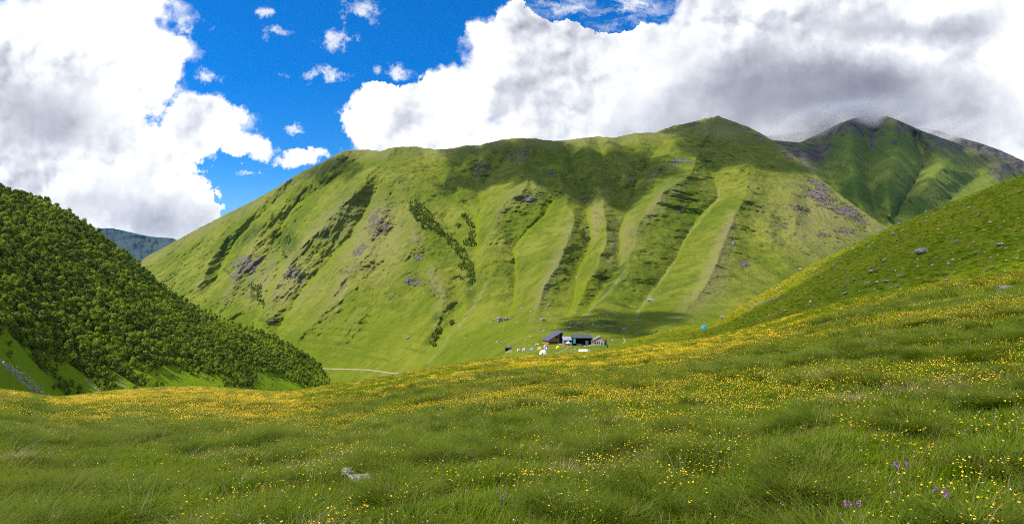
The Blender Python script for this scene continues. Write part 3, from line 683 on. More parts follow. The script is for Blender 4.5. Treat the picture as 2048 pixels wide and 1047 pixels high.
# ------------------------------------------------------------------ meadow grass and flowers
M_GR = leaf_mat('meadow_grass', (.080, .195, .002), (.130, .255, .002), (.21, .27, .004), .45, .09, (.26, .27, .02), .06)
M_TU = leaf_mat('tussock_grass', (.032, .090, .002), (.058, .125, .002), (.11, .19, .004), .38, .2, (.24, .25, .03), .06)
M_DRY = leaf_mat('dry_grass', (.25, .21, .08), (.30, .24, .10), (.20, .20, .05), .3, .3, (.42, .33, .18), .15)
M_HERB = leaf_mat('herb_leaves', (.07, .15, .012), (.10, .18, .016), (.06, .13, .03), .3, .4, None, .3)
def blades(r, n, rad, h, wid, lean, wind=.0, cup=0.):
    """n bent, tapering blades; returns vertices, quads, tip values"""
    a = r.uniform(0, 6.283, n); q = np.sqrt(r.uniform(0, 1, n))*rad; bx = q*np.cos(a); by = q*np.sin(a)
    da = a*(cup > 0)+r.uniform(0, 6.283, n)*(cup <= 0)+r.normal(0, .4, n); hh = h*r.uniform(.55, 1.1, n); ln = lean*r.uniform(.3, 1.2, n)*hh*(1+cup*q/max(rad, .01))
    fx = np.cos(da)*ln+wind*hh; fy = np.sin(da)*ln; sx = -np.sin(da+r.normal(0, .8, n)); sy = np.cos(da)
    V = np.zeros((n, 8, 3)); T_ = np.zeros((n, 8))
    for k, t_ in enumerate((0, .4, .75, 1.)):
        w_ = wid*(1-t_**1.6)*.5+.0006; cx = bx+fx*t_**1.8; cy = by+fy*t_**1.8; cz = hh*(t_-.28*lean*t_**2.2)-.03*(k == 0)
        V[:, 2*k] = np.stack([cx-sx*w_, cy-sy*w_, cz], -1); V[:, 2*k+1] = np.stack([cx+sx*w_, cy+sy*w_, cz], -1); T_[:, 2*k:2*k+2] = t_**2
    Q = []
    for k in range(3): Q.append(np.array([2*k, 2*k+1, 2*k+3, 2*k+2]))
    Q = (np.arange(n)[:, None, None]*8+np.array(Q)[None]).reshape(-1, 4)
    return V.reshape(-1, 3), Q, T_.reshape(-1)
def grass_mesh(name, parts, mats):
    V = []; Q = []; T_ = []; mi = []; o = 0
    for (v, q, t_), m_ in zip(parts, mats):
        V.append(v); Q.append(q+o); T_.append(t_); mi += [m_]*len(q); o += len(v)
    me = mesh_from(name, np.concatenate(V), quads=np.concatenate(Q), smooth=False); fattr(me, 'tip', np.concatenate(T_))
    me.polygons.foreach_set('material_index', np.array(mi, np.int32)); return me
gm = []
for i in range(5):                       # short meadow sward
    r = np.random.default_rng(200+i); me = grass_mesh('grass', [blades(r, 58, .30, .20+.02*i, .011, .8, .06), blades(r, 5, .3, .36, .005, .5, .1), blades(r, 5, .28, .15, .030, 1.1, 0.)], [0, 1, 0]); me.materials.append(M_GR); me.materials.append(M_DRY); gm.append(me)
for i in range(4):                       # tussocks: arching outward
    r = np.random.default_rng(220+i); me = grass_mesh('grass', [blades(r, 170, .22, .44, .009, 1.0, .12, 1.), blades(r, 12, .2, .5, .006, .8, .2)], [0, 1]); me.materials.append(M_TU); me.materials.append(M_DRY if i % 2 else M_GR); gm.append(me)
for i in range(2):                       # dry straw
    r = np.random.default_rng(230+i); me = grass_mesh('grass', [blades(r, 60, .22, .36, .007, 1.0, .2, .6), blades(r, 40, .22, .25, .010, .7, .1)], [0, 1]); me.materials.append(M_DRY); me.materials.append(M_GR); gm.append(me)
for i in range(2):                       # broad leaved herbs
    r = np.random.default_rng(240+i); me = grass_mesh('grass', [blades(r, 26, .15, .17, .05, 1.2, .0, 1.), blades(r, 30, .25, .22, .010, .7, .1)], [0, 1]); me.materials.append(M_HERB); me.materials.append(M_GR); gm.append(me)
for i in range(3):                       # wide low patches for the distance
    r = np.random.default_rng(250+i); me = grass_mesh('grass', [blades(r, 120, .75, .30, .035, .7, .12)], [0]); me.materials.append(M_GR); gm.append(me)
GSRC = source('grass_pattern', gm)
M_YEL = plain('buttercup_petals', (.86, .56, .004), .35, .4, .15, 30.)
M_ORG = plain('buttercup_orange', (.80, .44, .004), .4, .4, .15, 30.)
M_WHI = plain('pale_petals', (.66, .66, .52), .6, .2, .1, 30.)
M_PNK = plain('clover_pink', (.55, .22, .30), .6, .2, .2, 30.)
M_BLU = plain('pale_blue_petals', (.50, .60, .66), .6, .2, .1, 30.)
M_PUR = plain('violet_petals', (.36, .10, .42), .6, .2, .3, 30.)
def heads(r, n, rad, h0, h1, size, kind='cup', stems=True):
    V = []; Q = []; SV = []; SQ = []
    for i in range(n):
        a = r.uniform(0, 6.283); q = math.sqrt(r.random())*rad; x = q*math.cos(a); y = q*math.sin(a); z = r.uniform(h0, h1); s = size*r.uniform(.8, 1.2)
        nx, ny_ = r.normal(0, .35), r.normal(0, .35)-.25
        nv = Vector((nx, ny_, 1)).normalized(); t1 = nv.orthogonal().normalized(); t2 = nv.cross(t1); c = Vector((x, y, z))
        if kind == 'cup':
            for k in range(5):
                b = k*1.2566+r.uniform(0, .3); d = t1*math.cos(b)+t2*math.sin(b); e_ = nv.cross(d)
                o = len(V); V += [tuple(c), tuple(c+d*s*.38+e_*s*.26+nv*s*.08), tuple(c+d*s*.56+nv*s*.28), tuple(c+d*s*.38-e_*s*.26+nv*s*.08)]; Q.append((o, o+1, o+2, o+3))
        elif kind == 'ball':
            for k in range(6):
                d = Vector(r.normal(size=3)).normalized(); u = d.orthogonal().normalized(); w_ = d.cross(u); cc = c+d*s*.3
                o = len(V); V += [tuple(cc+u*s*.35), tuple(cc+w_*s*.35), tuple(cc-u*s*.35), tuple(cc-w_*s*.35)]; Q.append((o, o+1, o+2, o+3))
        else:
            o = len(V); V += [tuple(c+t1*s*.5), tuple(c+t2*s*.5), tuple(c-t1*s*.5), tuple(c-t2*s*.5)]; Q.append((o, o+1, o+2, o+3))
        if stems:
            o = len(SV); SV += [(x*.5-.0025, y*.5, 0), (x*.5+.0025, y*.5, 0), (x+.002, y, z), (x-.002, y, z)]; SQ.append((o, o+1, o+2, o+3))
    return V, Q, SV, SQ
def flower_mesh(r, mat, *a, **k):
    V, Q, SV, SQ = heads(r, *a, **k); q = np.array(Q); 
    if SQ: q = np.concatenate([q, np.array(SQ)+len(V)])
    me = mesh_from('flower', np.array(V+SV), quads=q, smooth=False); me.materials.append(mat); me.materials.append(M_GR)
    mi = np.zeros(len(q), np.int32); mi[len(Q):] = 1; me.polygons.foreach_set('material_index', mi); return me
fm = []
for i in range(4): fm.append(flower_mesh(np.random.default_rng(300+i), M_YEL, 5, .28, .20, .38, .029))
fm.append(flower_mesh(np.random.default_rng(305), M_ORG, 4, .2, .22, .36, .030))
for i in range(2): fm.append(flower_mesh(np.random.default_rng(306+i), M_WHI, 3, .2, .16, .30, .030, kind='ball'))
fm.append(flower_mesh(np.random.default_rng(308), M_PNK, 1, .1, .18, .32, .036, kind='ball'))
fm.append(flower_mesh(np.random.default_rng(309), M_BLU, 9, .12, .2, .45, .016, kind='flat'))
for i in range(3): fm.append(flower_mesh(np.random.default_rng(310+i), (M_YEL, M_YEL, M_ORG)[i], 38, .8, .26, .40, .074, kind='flat', stems=False))
fm.append(flower_mesh(np.random.default_rng(313), M_PUR, 5, .12, .2, .34, .04, kind='ball'))
M_SOR = plain('rusty_seed_heads', (.26, .12, .06), .8, .1, .3, 30.)
for i in range(2): fm.append(flower_mesh(np.random.default_rng(320+i), M_SOR, 16, .28, .28, .46, .022, kind='ball'))
M_SEED = plain('pale_seed_heads', (.46, .42, .22), .8, .1, .2, 30.)
fm.append(flower_mesh(np.random.default_rng(323), M_SEED, 22, .3, .32, .55, .018, kind='ball'))
FSRC = source('flower_pattern', fm)
def ground_pts(y0, y1, per_m2, umax=1.2):
    w_ = 6 if y0 < 30 else 12; area = umax*(y1*y1-y0*y0)+2*w_*(y1-y0); n_ = int(area*per_m2*1.25)
    y = np.sqrt(rng.uniform(y0*y0, y1*y1, n_)); x = rng.uniform(-1, 1, n_)*(umax*y+w_)
    _, ye, _ = mprm(1024+x/y*F); ok = (y < ye*1.02+2) & (rng.uniform(size=n_) < .5+.5*(umax*y+w_)/(umax*y1+w_)); return x[ok], y[ok]
PTS = []
for y0, y1, dn, s0, pick in ((1.5, 16, 26, 1.0, 'n'), (16, 34, 13, 1.15, 'n'), (34, 70, 4.2, 1.5, 'n'), (70, 310, .85, 1.25, 'f')):
    x, y = ground_pts(y0, y1, dn); n_ = len(x)
    tus = fbm(x/1.5, y/1.7, 3, 151)+.35*fbm(x/12, y/12, 2, 152); dryn = fbm(x/3.5, y/3.5, 2, 153)+.5*fbm(x/.9, y/.9, 2, 155); q = rng.uniform(size=n_)
    k = rng.integers(0, 5, n_); tall = fbm(x/5, y/5, 3, 154); s_ = s0*rng.uniform(.75, 1.25, n_)*(1+.22*tall)
    ist = (tus > .22) & (q < .75); k = np.where(ist, 5+rng.integers(0, 4, n_), k); s_ = np.where(ist, s_*rng.uniform(.8, 1.3, n_), s_)
    isd = (dryn > .50) & (q < .4); k = np.where(isd, 9+rng.integers(0, 2, n_), k)
    ish = (~ist) & (~isd) & (rng.uniform(size=n_) < .05); k = np.where(ish, 11+rng.integers(0, 2, n_), k)
    if pick == 'f':
        k = np.where(ist, k, 13+rng.integers(0, 3, n_)); s_ = np.where(ist, s_*1.3, s_)
    PTS.append(np.stack([x, y, meadow_z(x, y)-.01, k, s_], -1))
PT = np.concatenate(PTS)
_v, _e, _k = mprm(712); _y = 1/(1/_e+((968-H)/F-_v)*_k); _x = (712-1024)/F*_y
PT = PT[np.hypot(PT[:, 0]-_x, (PT[:, 1]-_y+.28)*.9) > .52]
tl_ = rng.normal(0, .12, (len(PT), 2)); tl_[:, 0] += .03
scatter('meadow_grass', PT[:, :3], rng.uniform(-3.14, 3.14, len(PT)), PT[:, 4], PT[:, 3], GSRC, tl_)['label'] = 'long tufted meadow grass covering the near slope'
FP = []
for y0, y1, dn, s0, far in ((2.5, 22, 34, .95, 0), (22, 46, 32, 1.1, 0), (46, 90, 12, 1.5, 0), (32, 310, 1.25, 1.0, 1)):
    x, y = ground_pts(y0, y1, dn); n_ = len(x); d = flower_d(x, y)*(1+.9*fbm(x/1.3, y/1.3, 2, 161))
    if far: d = d*np.maximum(sstep(40, 80, y), sstep(34, 44, y)*sstep(700, 500, 1024+x/y*F))
    ok = rng.uniform(size=n_) < d; x, y = x[ok], y[ok]; n_ = len(x)
    k = rng.integers(9, 12, n_) if far else rng.choice([0, 1, 2, 3, 4], n_, p=[.23, .23, .23, .23, .08])
    FP.append(np.stack([x, y, meadow_z(x, y)+(.0 if not far else .05), k, s0*rng.uniform(.8, 1.2, n_)], -1))
x, y = ground_pts(5, 40, 1.6); n_ = len(x); ok = fbm(x/4, y/4, 3, 171) > -.05; x, y = x[ok], y[ok]; n_ = len(x)
FP.append(np.stack([x, y, meadow_z(x, y), rng.choice([5, 6, 7, 8], n_, p=[.33, .3, .14, .23]), rng.uniform(.85, 1.2, n_)], -1))
x, y = ground_pts(4, 70, 1.6); q = fbm(x/6, y/6, 3, 173); ok = q > .12; x, y, q = x[ok], y[ok], q[ok]; n_ = len(x)
FP.append(np.stack([x, y, meadow_z(x, y), np.where(fbm(x/11, y/11, 2, 174) > 0, rng.integers(13, 15, n_), 15), rng.uniform(.8, 1.2, n_)], -1))
FPT = np.concatenate(FP)
scatter('meadow_flowers', FPT[:, :3], rng.uniform(0, 6.28, len(FPT)), FPT[:, 4], FPT[:, 3], FSRC)['label'] = 'yellow buttercups with a few pale flowers scattered through the grass'
print('COUNTS trees', len(TP), 'grass', len(PT), 'flowers', len(FPT))
# ------------------------------------------------------------------ road on the valley side, camp paths
def ribbon(name, pts, width, lift, mat, depth=mdepth, seg=6):
    p = np.array(pts, float); q = []
    for a, b in zip(p[:-1], p[1:]):
        for t_ in np.linspace(0, 1, seg, endpoint=False): q.append(a+(b-a)*t_)
    q.append(p[-1]); q = np.array(q); d = np.gradient(q, axis=0); nr = np.stack([-d[:, 1], d[:, 0]], -1); nr /= np.linalg.norm(nr, axis=1)[:, None]+1e-9
    w_ = width*(1+.35*fbm(np.arange(len(q))/3., 0*q[:, 0], 2, 3))/2; A = []
    for k in (-1, -.33, .33, 1): e_ = q+nr*(w_*k)[:, None]; A.append(w3(e_[:, 0], e_[:, 1], depth(e_[:, 0], e_[:, 1])*(1-lift)))
    V = np.stack(A, 1)
    return tag(link(name, mesh_from(name, V.reshape(-1, 3), quads=grid_quads(len(q), 4)), mat), kind='structure')
M_DIRT = plain('pale_gravel', (.32, .30, .20), .95, .1, .2, .6)
ribbon('dirt_road', [(600, 733), (640, 736), (665, 737), (700, 738), (735, 739), (760, 742), (785, 746), (812, 747), (850, 744)], 1.9, .0012, M_DIRT)
M_PATH = plain('trodden_path', (.30, .28, .16), .95, .1, .2, .8)
ribbon('footpath', [(1095, 713), (1110, 708), (1122, 702), (1133, 697), (1142, 693)], .9, .001, M_PATH)
ribbon('footpath', [(1141, 693), (1144, 697), (1143, 701), (1138, 706), (1134, 709)], .8, .001, M_PATH)
ribbon('footpath', [(1246, 675), (1250, 679), (1250, 683), (1246, 687)], 2.0, .001, M_PATH)
# ------------------------------------------------------------------ boulders
M_ROCK = None
def mat_rock(t, b, o):
    pos = t.n('ShaderNodeTexCoord').outputs['Object']; n_ = t.noise(pos, 1.4, 8, .7); f = t.noise(pos, 6, 6, .7)
    c = t.mix(t.ss(n_, .35, .65), (.16, .135, .12), (.34, .30, .27)); c = t.mix(t.m('MULTIPLY', t.ss(f, .5, .62), .6), c, (.48, .46, .42))
    c = t.mix(t.m('MULTIPLY', t.ss(t.noise(pos, 2.2, 4, .6), .58, .7), .7), c, (.10, .10, .04))
    t.L(c, b.inputs['Base Color']); bump(t, b, t.m('ADD', n_, t.m('MULTIPLY', f, .4)), .25, 1.)
M_ROCK = material('lichen_rock', mat_rock, .9, .2)
def boulder_mesh(seed, sub=3, jag=.28):
    bm = bmesh.new(); bmesh.ops.create_icosphere(bm, subdivisions=sub, radius=1)
    r = np.random.default_rng(seed); pl = r.normal(size=(11, 3)); pl /= np.linalg.norm(pl, axis=1)[:, None]; dd = r.uniform(.55, .95, 11)
    co_ = np.array([v.co for v in bm.verts])
    for n_, d in zip(pl, dd):                       # broken flat faces
        ov = np.maximum(co_@n_-d, 0); co_ -= ov[:, None]*n_
    co_ += (co_/np.linalg.norm(co_, axis=1)[:, None])*(fbm(co_[:, 0]*2.3+seed, co_[:, 1]*2.3+co_[:, 2]*3.1, 4, seed, .6)*jag)[:, None]
    for v, c_ in zip(bm.verts, co_): v.co = c_
    me = bpy.data.meshes.new('boulder'); bm.to_mesh(me); bm.free(); me.materials.append(M_ROCK); return me
BLD = [boulder_mesh(500+i) for i in range(7)]
SMALL = [boulder_mesh(520+i, 2) for i in range(4)]
M_PST = plain('pale_stone', (.46, .43, .39), .9, .1, .3, 2.)
for q in SMALL: q.materials.clear(); q.materials.append(M_PST)
def boulder(px, py, w, label, depth, group=None, hh=.7, small=False, name='boulder'):
    Y = float(depth(np.array([float(px)]), np.array([float(py)]))[0]); p = w3(px, py, Y); rr = w*Y/F/2
    o = link(name, (SMALL if small else BLD)[random.randrange(4 if small else 7)]); o.location = (p[0], p[1], p[2]+rr*hh*(.25 if depth is not rdepth else .45)+(.15 if depth is rdepth else 0))
    o.rotation_euler = (random.uniform(-.3, .3), random.uniform(-.3, .3), random.uniform(0, 6.28)); o.scale = (rr*random.uniform(.9, 1.25), rr*random.uniform(.8, 1.1), rr*hh*random.uniform(.8, 1.1))
    return tag(o, label, 'boulder' if not small else 'stone', group)
RB = [(1843, 507, 25, 'largest dark lichened boulder in the middle of the green hillside', .62), (1744, 545, 13, 'rugged dark pointed boulder on the lower hillside', .9), (1999, 492, 12, 'rounded grey brown boulder at the upper right of the hillside', .9),
    (1915, 484, 9, 'small brown boulder above and right of the largest hillside boulder', .8), (1768, 524, 9, 'dark leaning boulder between the largest and the pointed one', .8), (1772, 565, 12, 'pale broken boulder low on the hillside above a white one', .7),
    (1793, 575, 8, 'rounded whitish boulder just above the meadow edge', .9), (1892, 563, 12, 'dark flat boulder sticking out just above the meadow grass', .6), (1801, 553, 11, 'long tilted grey slab low on the hillside', .45),
    (1690, 589, 9, 'pale wedge shaped boulder at the lower left of the hillside', .8), (1677, 583, 5, 'small upright pinkish stone beside the pale wedge boulder', 1.1), (1708, 561, 8, 'grey cracked boulder near the short bare track', .8),
    (1972, 543, 7, 'left one of two grey boulders low at the right of the hillside', .7), (1985, 537, 8, 'right one of two grey boulders low at the right of the hillside', .7), (1787, 470, 8, 'pale boulder with a dark hollow near the top of the hillside', .8),
    (1959, 431, 8, 'brownish boulder high on the hillside near the right skyline', .8), (2002, 460, 7, 'grey stone high on the hillside below the brownish one', .8), (2033, 462, 7, 'low flat stone at the far right of the hillside', .5),
    (1925, 442, 5, 'small whitish stone near the skyline of the hillside', .7), (2002, 551, 6, 'small grey boulder at the bottom right of the hillside', .7), (1600, 540, 11, 'brown flat rock on the skyline of the hillside', .5), (1680, 518, 5, 'small pale stone in the sunny grass near the hill skyline', .8)]
for px_, py_, w_, lb, hh in RB: boulder(px_, py_, w_, lb, rdepth, None, hh)
RS = [(1738, 566, 5), (1754, 566, 6), (1731, 567, 4), (1835, 534, 5), (1865, 532, 5), (1897, 529, 5), (1896, 525, 4), (1906, 521, 5), (1920, 521, 4), (1884, 519, 4), (1958, 508, 5), (1969, 507, 4), (1981, 517, 4), (1995, 512, 4),
    (1968, 462, 4), (1911, 446, 4), (1876, 460, 4), (1886, 467, 3), (1848, 477, 4), (1806, 462, 4), (1798, 448, 5), (1811, 445, 3), (1738, 494, 4), (1745, 488, 4), (1706, 498, 5), (2013, 523, 4), (2012, 499, 4), (1980, 446, 5), (1945, 498, 3),
    (1894, 546, 3), (1791, 542, 4), (1806, 537, 3), (2037, 438, 4), (2024, 449, 3), (2029, 493, 3), (2010, 497, 3), (1923, 468, 4), (1852, 424, 4), (1868, 429, 5), (1853, 443, 4), (1837, 446, 3), (1782, 577, 4), (1802, 581, 5), (1570, 622, 5), (1621, 605, 6), (1645, 597, 4), (1618, 610, 3), (1560, 575, 4)]
for i in range(150):
    x_ = random.uniform(1480, 2046); c_ = np.interp(x_, C5[:, 0], C5[:, 1]); RS.append((x_, random.uniform(c_+4, edge(x_)-6), random.uniform(2.0, 3.6)))
for px_, py_, w_ in RS: boulder(px_, py_, w_*1.1, 'small pale stone among many scattered on the green hillside at right', rdepth, 'small stones on the right hillside', .75, True, 'stone')
MB_ = [(999, 643, 19, 'large pinkish boulder in the group above the camp', .9), (1014, 640, 11, 'pointed grey boulder right of the large pinkish one', .9), (1020, 638, 8, 'smallest boulder at the right end of the group above the camp', .7), (982, 645, 9, 'dark grey boulder at the left end of the group above the camp', .8),
    (1085, 641, 13, 'squat grey boulder on the slope above the orange hut', .8), (1154, 556, 9, 'lone pale boulder high in the valley slope above the camp', .8), (1043, 617, 8, 'pale boulder beside a narrow gully above the camp', .8), (1097, 611, 8, 'upper stone of a pair on the slope above the orange hut', .8),
    (1093, 618, 6, 'lower stone of a pair on the slope above the orange hut', .7), (1301, 601, 17, 'wide broken pinkish rock beside the pale streak', .5), (1320, 583, 4, 'small stone right of the wide broken rock', .8), (1249, 661, 11, 'grey boulder by the bend of the camp path', .9),
    (1087, 662, 7, 'pale diamond shaped boulder directly left of the hut roof', .9), (1110, 657, 7, 'grey stone showing just above the hut roof', .8), (1142, 648, 7, 'round grey boulder up the slope from the low lavender shed', .9), (1130, 641, 5, 'small dark stone above the sheds', .8), (1186, 649, 6, 'grey boulder in the shade above the long dark shed', .8),
    (817, 676, 9, 'lone boulder on the smooth slope far left of the camp', .6), (872, 651, 8, 'grey boulder at the edge of the scrubby gully', .6), (1002, 685, 8, 'flat grey boulder above the small black shed', .5), (1468, 489, 8, 'light rock outcrop in the middle of the big slope', 1.3), (1228, 642, 5, 'stone in the shade below the pale streak', .8), (1445, 636, 8, 'mauve grey boulder on the sunny rim above the blue tent', 1.1), (1227, 622, 6, 'small grey stone at the foot of the mountain right of camp', .8)]
for px_, py_, w_, lb, hh in MB_: boulder(px_, py_, w_, lb, mdepth if px_ != 1445 else rdepth, None, hh)
for i in range(110):
    x_ = random.gauss(1080, 120); y_ = random.uniform(610, 695)
    if 900 < x_ < 1400 and not (1080 < x_ < 1215 and y_ > 675): boulder(x_, y_, random.uniform(1.6, 4), 'small pale stone among many strewn over the slope around the camp', mdepth, 'small stones on the slope around the camp', .7, True, 'stone')
# stones of the run at the far left
for i in range(70):
    t_ = random.random(); x_ = 3+97*t_+random.gauss(0, 4); y_ = 722+78*t_+random.gauss(0, 3)-8*math.sin(t_*3.1)
    boulder(x_, y_, random.uniform(2.5, 6), 'grey stone of the stone run at the foot of the left hill', ldepth, 'stones of the stone run at far left', .7, True, 'stone')
def meadow_at(px, py):
    ve, ye, k = mprm(px); iy = 1/ye+((py-H)/F-ve)*k; y = 1/iy; x = (px-1024)/F*y; return float(x), float(y), float(meadow_z(np.array([x]), np.array([y]))[0])
bm_l = boulder_mesh(540, 4, .35); bm_r = boulder_mesh(541, 4, .35)
M_PALE = plain('pale_limestone', (.33, .30, .29), .9, .1, .6, 2.5)
for q in (bm_l, bm_r): q.materials.clear(); q.materials.append(M_PALE)
x_, y_, z_ = meadow_at(712, 966)
o = link('rock', bm_l); o.location = (x_-.20, y_+.25, z_+.17); o.scale = (.22, .2, .16); o.rotation_euler = (.2, .2, .5); tag(o, 'whitish pointed rock in the near meadow, left of a longer one', 'rock')
o = link('rock', bm_r); o.location = (x_+.16, y_-.1, z_+.14); o.scale = (.40, .26, .13); o.rotation_euler = (.05, .22, -.15); tag(o, 'long pale speckled rock lying in the near meadow grass', 'rock')
x_, y_, z_ = meadow_at(2015, 580); o = link('rock', BLD[3]); o.location = (x_, y_, z_+.2); o.scale = (1.0, .6, .28); tag(o, 'flat grey rock among tufts at the right end of the meadow rim', 'rock')
x_, y_, z_ = meadow_at(527, 801); o = link('rock', BLD[1]); o.location = (x_, y_, z_+.1); o.scale = (1.2, .8, .42); tag(o, 'flat whitish rock in the distant yellow meadow', 'rock')

# ------------------------------------------------------------------ purple flowers close by
n = 60000; hx = rng.uniform(1230, 2300, n); hy = rng.uniform(170, 720, n); ck = np.interp(hx, C5[:, 0], C5[:, 1]); ok = (hy > ck+.3) & (hy < edge(hx)+6); hx, hy = hx[ok], hy[ok]
hY = rdepth(hx, hy); ok = rng.uniform(size=len(hx)) < (hY/300)**1.6*1.3; hx, hy, hY = hx[ok], hy[ok], hY[ok]; HP = w3(hx, hy, hY); HP[:, 2] -= .05
tn = fbm(HP[:, 0]/7, HP[:, 1]/7, 3, 181); kk = np.where(tn > .32, rng.integers(5, 9, len(hx)), rng.integers(13, 16, len(hx)))
scatter('hillside_tussocks', HP, rng.uniform(-3.1, 3.1, len(hx)), rng.uniform(.8, 1.5, len(hx))*np.where(kk < 9, 1.1, .75), kk, GSRC)['label'] = 'rough grass tussocks covering the green hillside at right'
def purple(px, py, label):
    x, y, z = meadow_at(px, py); root = empty('purple_flower', (x, y, z), random.uniform(0, 6), label=label, cat='flower')
    r = np.random.default_rng(int(px)); 
    for k in range(3):
        a = k*2.1+r.uniform(0, .5); ln = .05+.03*k; hx, hy, hz = ln*math.cos(a), ln*math.sin(a), .27+.03*k
        sv = [(hx*.3-.004, hy*.3, -.02), (hx*.3+.004, hy*.3, -.02), (hx*.3, hy*.3+.005, -.02), (hx-.003, hy, hz), (hx+.003, hy, hz), (hx, hy+.004, hz)]
        link('stem', mesh_from('stem', sv, [(0, 1, 4, 3), (1, 2, 5, 4), (2, 0, 3, 5)]), M_GR, root)
        V = []; Q = []
        for i in range(34):
            d = Vector(r.normal(size=3)).normalized(); u = d.orthogonal().normalized(); w_ = d.cross(u); c = Vector((hx, hy, hz))+Vector((d.x*.026, d.y*.026, d.z*.038)); o_ = len(V)
            V += [tuple(c-u*.008), tuple(c+w_*.009+d*.008), tuple(c+u*.008+d*.014), tuple(c-w_*.009+d*.008)]; Q.append((o_, o_+1, o_+2, o_+3))
        link('flower_head', mesh_from('flower_head', V, Q, False), M_PUR, root)
    for k in range(4):
        a = k*1.6+.4; c, s_ = math.cos(a), math.sin(a); V = [(0, 0, .02), (.06*c-.03*s_, .06*s_+.03*c, .07), (.13*c-.02*s_, .13*s_+.02*c, .06), (.16*c, .16*s_, .03), (.13*c+.02*s_, .13*s_-.02*c, .05), (.06*c+.03*s_, .06*s_-.03*c, .06)]
        link('leaf', mesh_from('leaf', V, [(0, 1, 2), (0, 2, 3), (0, 3, 4), (0, 4, 5)]), M_HERB, root)
for px_, py_, lb in ((1006, 1032, 'bright violet flower heads at the bottom centre edge of the meadow'), (1798, 960, 'purple flower heads left of the bottom right corner, above another clump'), (1888, 1026, 'purple flower heads near the bottom right corner of the meadow'),
    (1702, 1045, 'purple flower cut by the bottom edge right of the middle'), (1770, 800, 'dark pink flower among tall grass in the right meadow'), (758, 838, 'small violet flower far out in the middle of the meadow'), (937, 934, 'purple flower right of the pale rocks')): purple(px_, py_, lb)

# ------------------------------------------------------------------ camp
def box(bm, x0, x1, y0, y1, z0, z1, sh=None):
    v = [bm.verts.new(p) for p in ((x0, y0, z0), (x1, y0, z0), (x1, y1, z0), (x0, y1, z0), (x0, y0, z1), (x1, y0, z1), (x1, y1, z1), (x0, y1, z1))]
    if sh: 
        for i, q in enumerate(sh): v[4+i].co.z = q
    for f in ((0, 3, 2, 1), (4, 5, 6, 7), (0, 1, 5, 4), (1, 2, 6, 5), (2, 3, 7, 6), (3, 0, 4, 7)): bm.faces.new([v[i] for i in f])
def part(name, mat, parent, *boxes, poly=None):
    bm = bmesh.new()
    for b in boxes: box(bm, *b)
    if poly:
        for vs, fs in poly:
            vv = [bm.verts.new(p) for p in vs]
            for f in fs: bm.faces.new([vv[i] for i in f])
    bmesh.ops.recalc_face_normals(bm, faces=bm.faces)
    me = bpy.data.meshes.new(name); bm.to_mesh(me); bm.free(); return link(name, me, mat, parent)
def camp_at(px, py, depth=mdepth):
    Y = float(depth(np.array([float(px)]), np.array([float(py)]))[0]); p = w3(px, py, Y); return p, Y/F
def site(name, px, py, label, cat, rz=0, group=None, depth=mdepth, k=1.):
    p, s_ = camp_at(px, py, depth); r = empty(name, p, R(rz), label=label, cat=cat, group=group); r.scale = (s_*k,)*3; return r
def board(name, col, stripe=.8, rough=.8):
    def fn(t, b, o):
        pos = t.n('ShaderNodeTexCoord').outputs['Object']; w_ = t.n('ShaderNodeTexWave', wave_type='BANDS', bands_direction='Z'); t.L(pos, w_.inputs[0]); w_.inputs['Scale'].default_value = stripe; w_.inputs['Distortion'].default_value = .4
        c = t.mix(t.m('MULTIPLY', w_.outputs[1], .35), col, tuple(q*.6 for q in col)); c = t.mix(t.m('MULTIPLY', t.ss(t.noise(pos, .5, 4), .4, .7), .3), c, tuple(q*.7 for q in col)); t.L(c, b.inputs['Base Color'])
    return material(name, fn, rough, .2)
W_OR = board('orange_boards', (.62, .25, .035)); W_OR_SHADE = board('shaded_orange_boards', (.40, .17, .05)); M_ROOF = plain('slate_blue_roof', (.085, .085, .14), .5, .4, .15, .4)  # second board colour is the orange one darkened for the hut's shaded gable
M_BLK = plain('black_boards', (.012, .012, .015), .9, .1, .3, .5); M_GLS = plain('dark_glass', (.02, .03, .04), .15, .6, .2, 1.); M_LAV = plain('lavender_sheet_roof', (.30, .30, .40), .5, .4, .15, .5)
M_GRY = plain('grey_roof', (.075, .08, .085), .7, .3, .2, .5); M_TUR = plain('turquoise_paint', (.05, .42, .55), .6, .3, .15, .5); M_PLS = plain('pinkish_plaster', (.52, .38, .30), .9, .1, .1, .5)
M_WHT = plain('white_paint', (.72, .72, .74), .6, .3, .06, .6); M_STN = plain('camp_stone', (.27, .24, .20), .9, .1, .3, .8); M_RED = plain('stacked_timber', (.22, .07, .05), .9, .1, .4, .8); M_GRN = plain('green_plastic', (.02, .16, .10), .5, .4, .1, .5)
M_TP = plain('lavender_tent_cloth', (.52, .48, .66), .7, .2, .08, .6); M_TPK = plain('pinkish_tent_cloth', (.60, .50, .56), .7, .2, .08, .6); M_TBG = plain('blue_grey_tent_cloth', (.24, .36, .50), .7, .2, .1, .6); M_TO = plain('peach_tent_cloth', (.78, .38, .17), .7, .2, .08, .6)
M_TY = plain('lime_tent_cloth', (.62, .72, .03), .7, .2, .08, .6); M_TB = plain('sky_blue_tent_cloth', (.03, .38, .72), .7, .2, .08, .6); M_TD = plain('tent_shade_mesh', (.10, .10, .12), .9, .1, .2, .6); M_WOD = plain('pale_wood', (.50, .40, .25), .9, .1, .15, .6); M_ORP = plain('orange_panel', (.72, .30, .13), .8, .2, .1, .5)
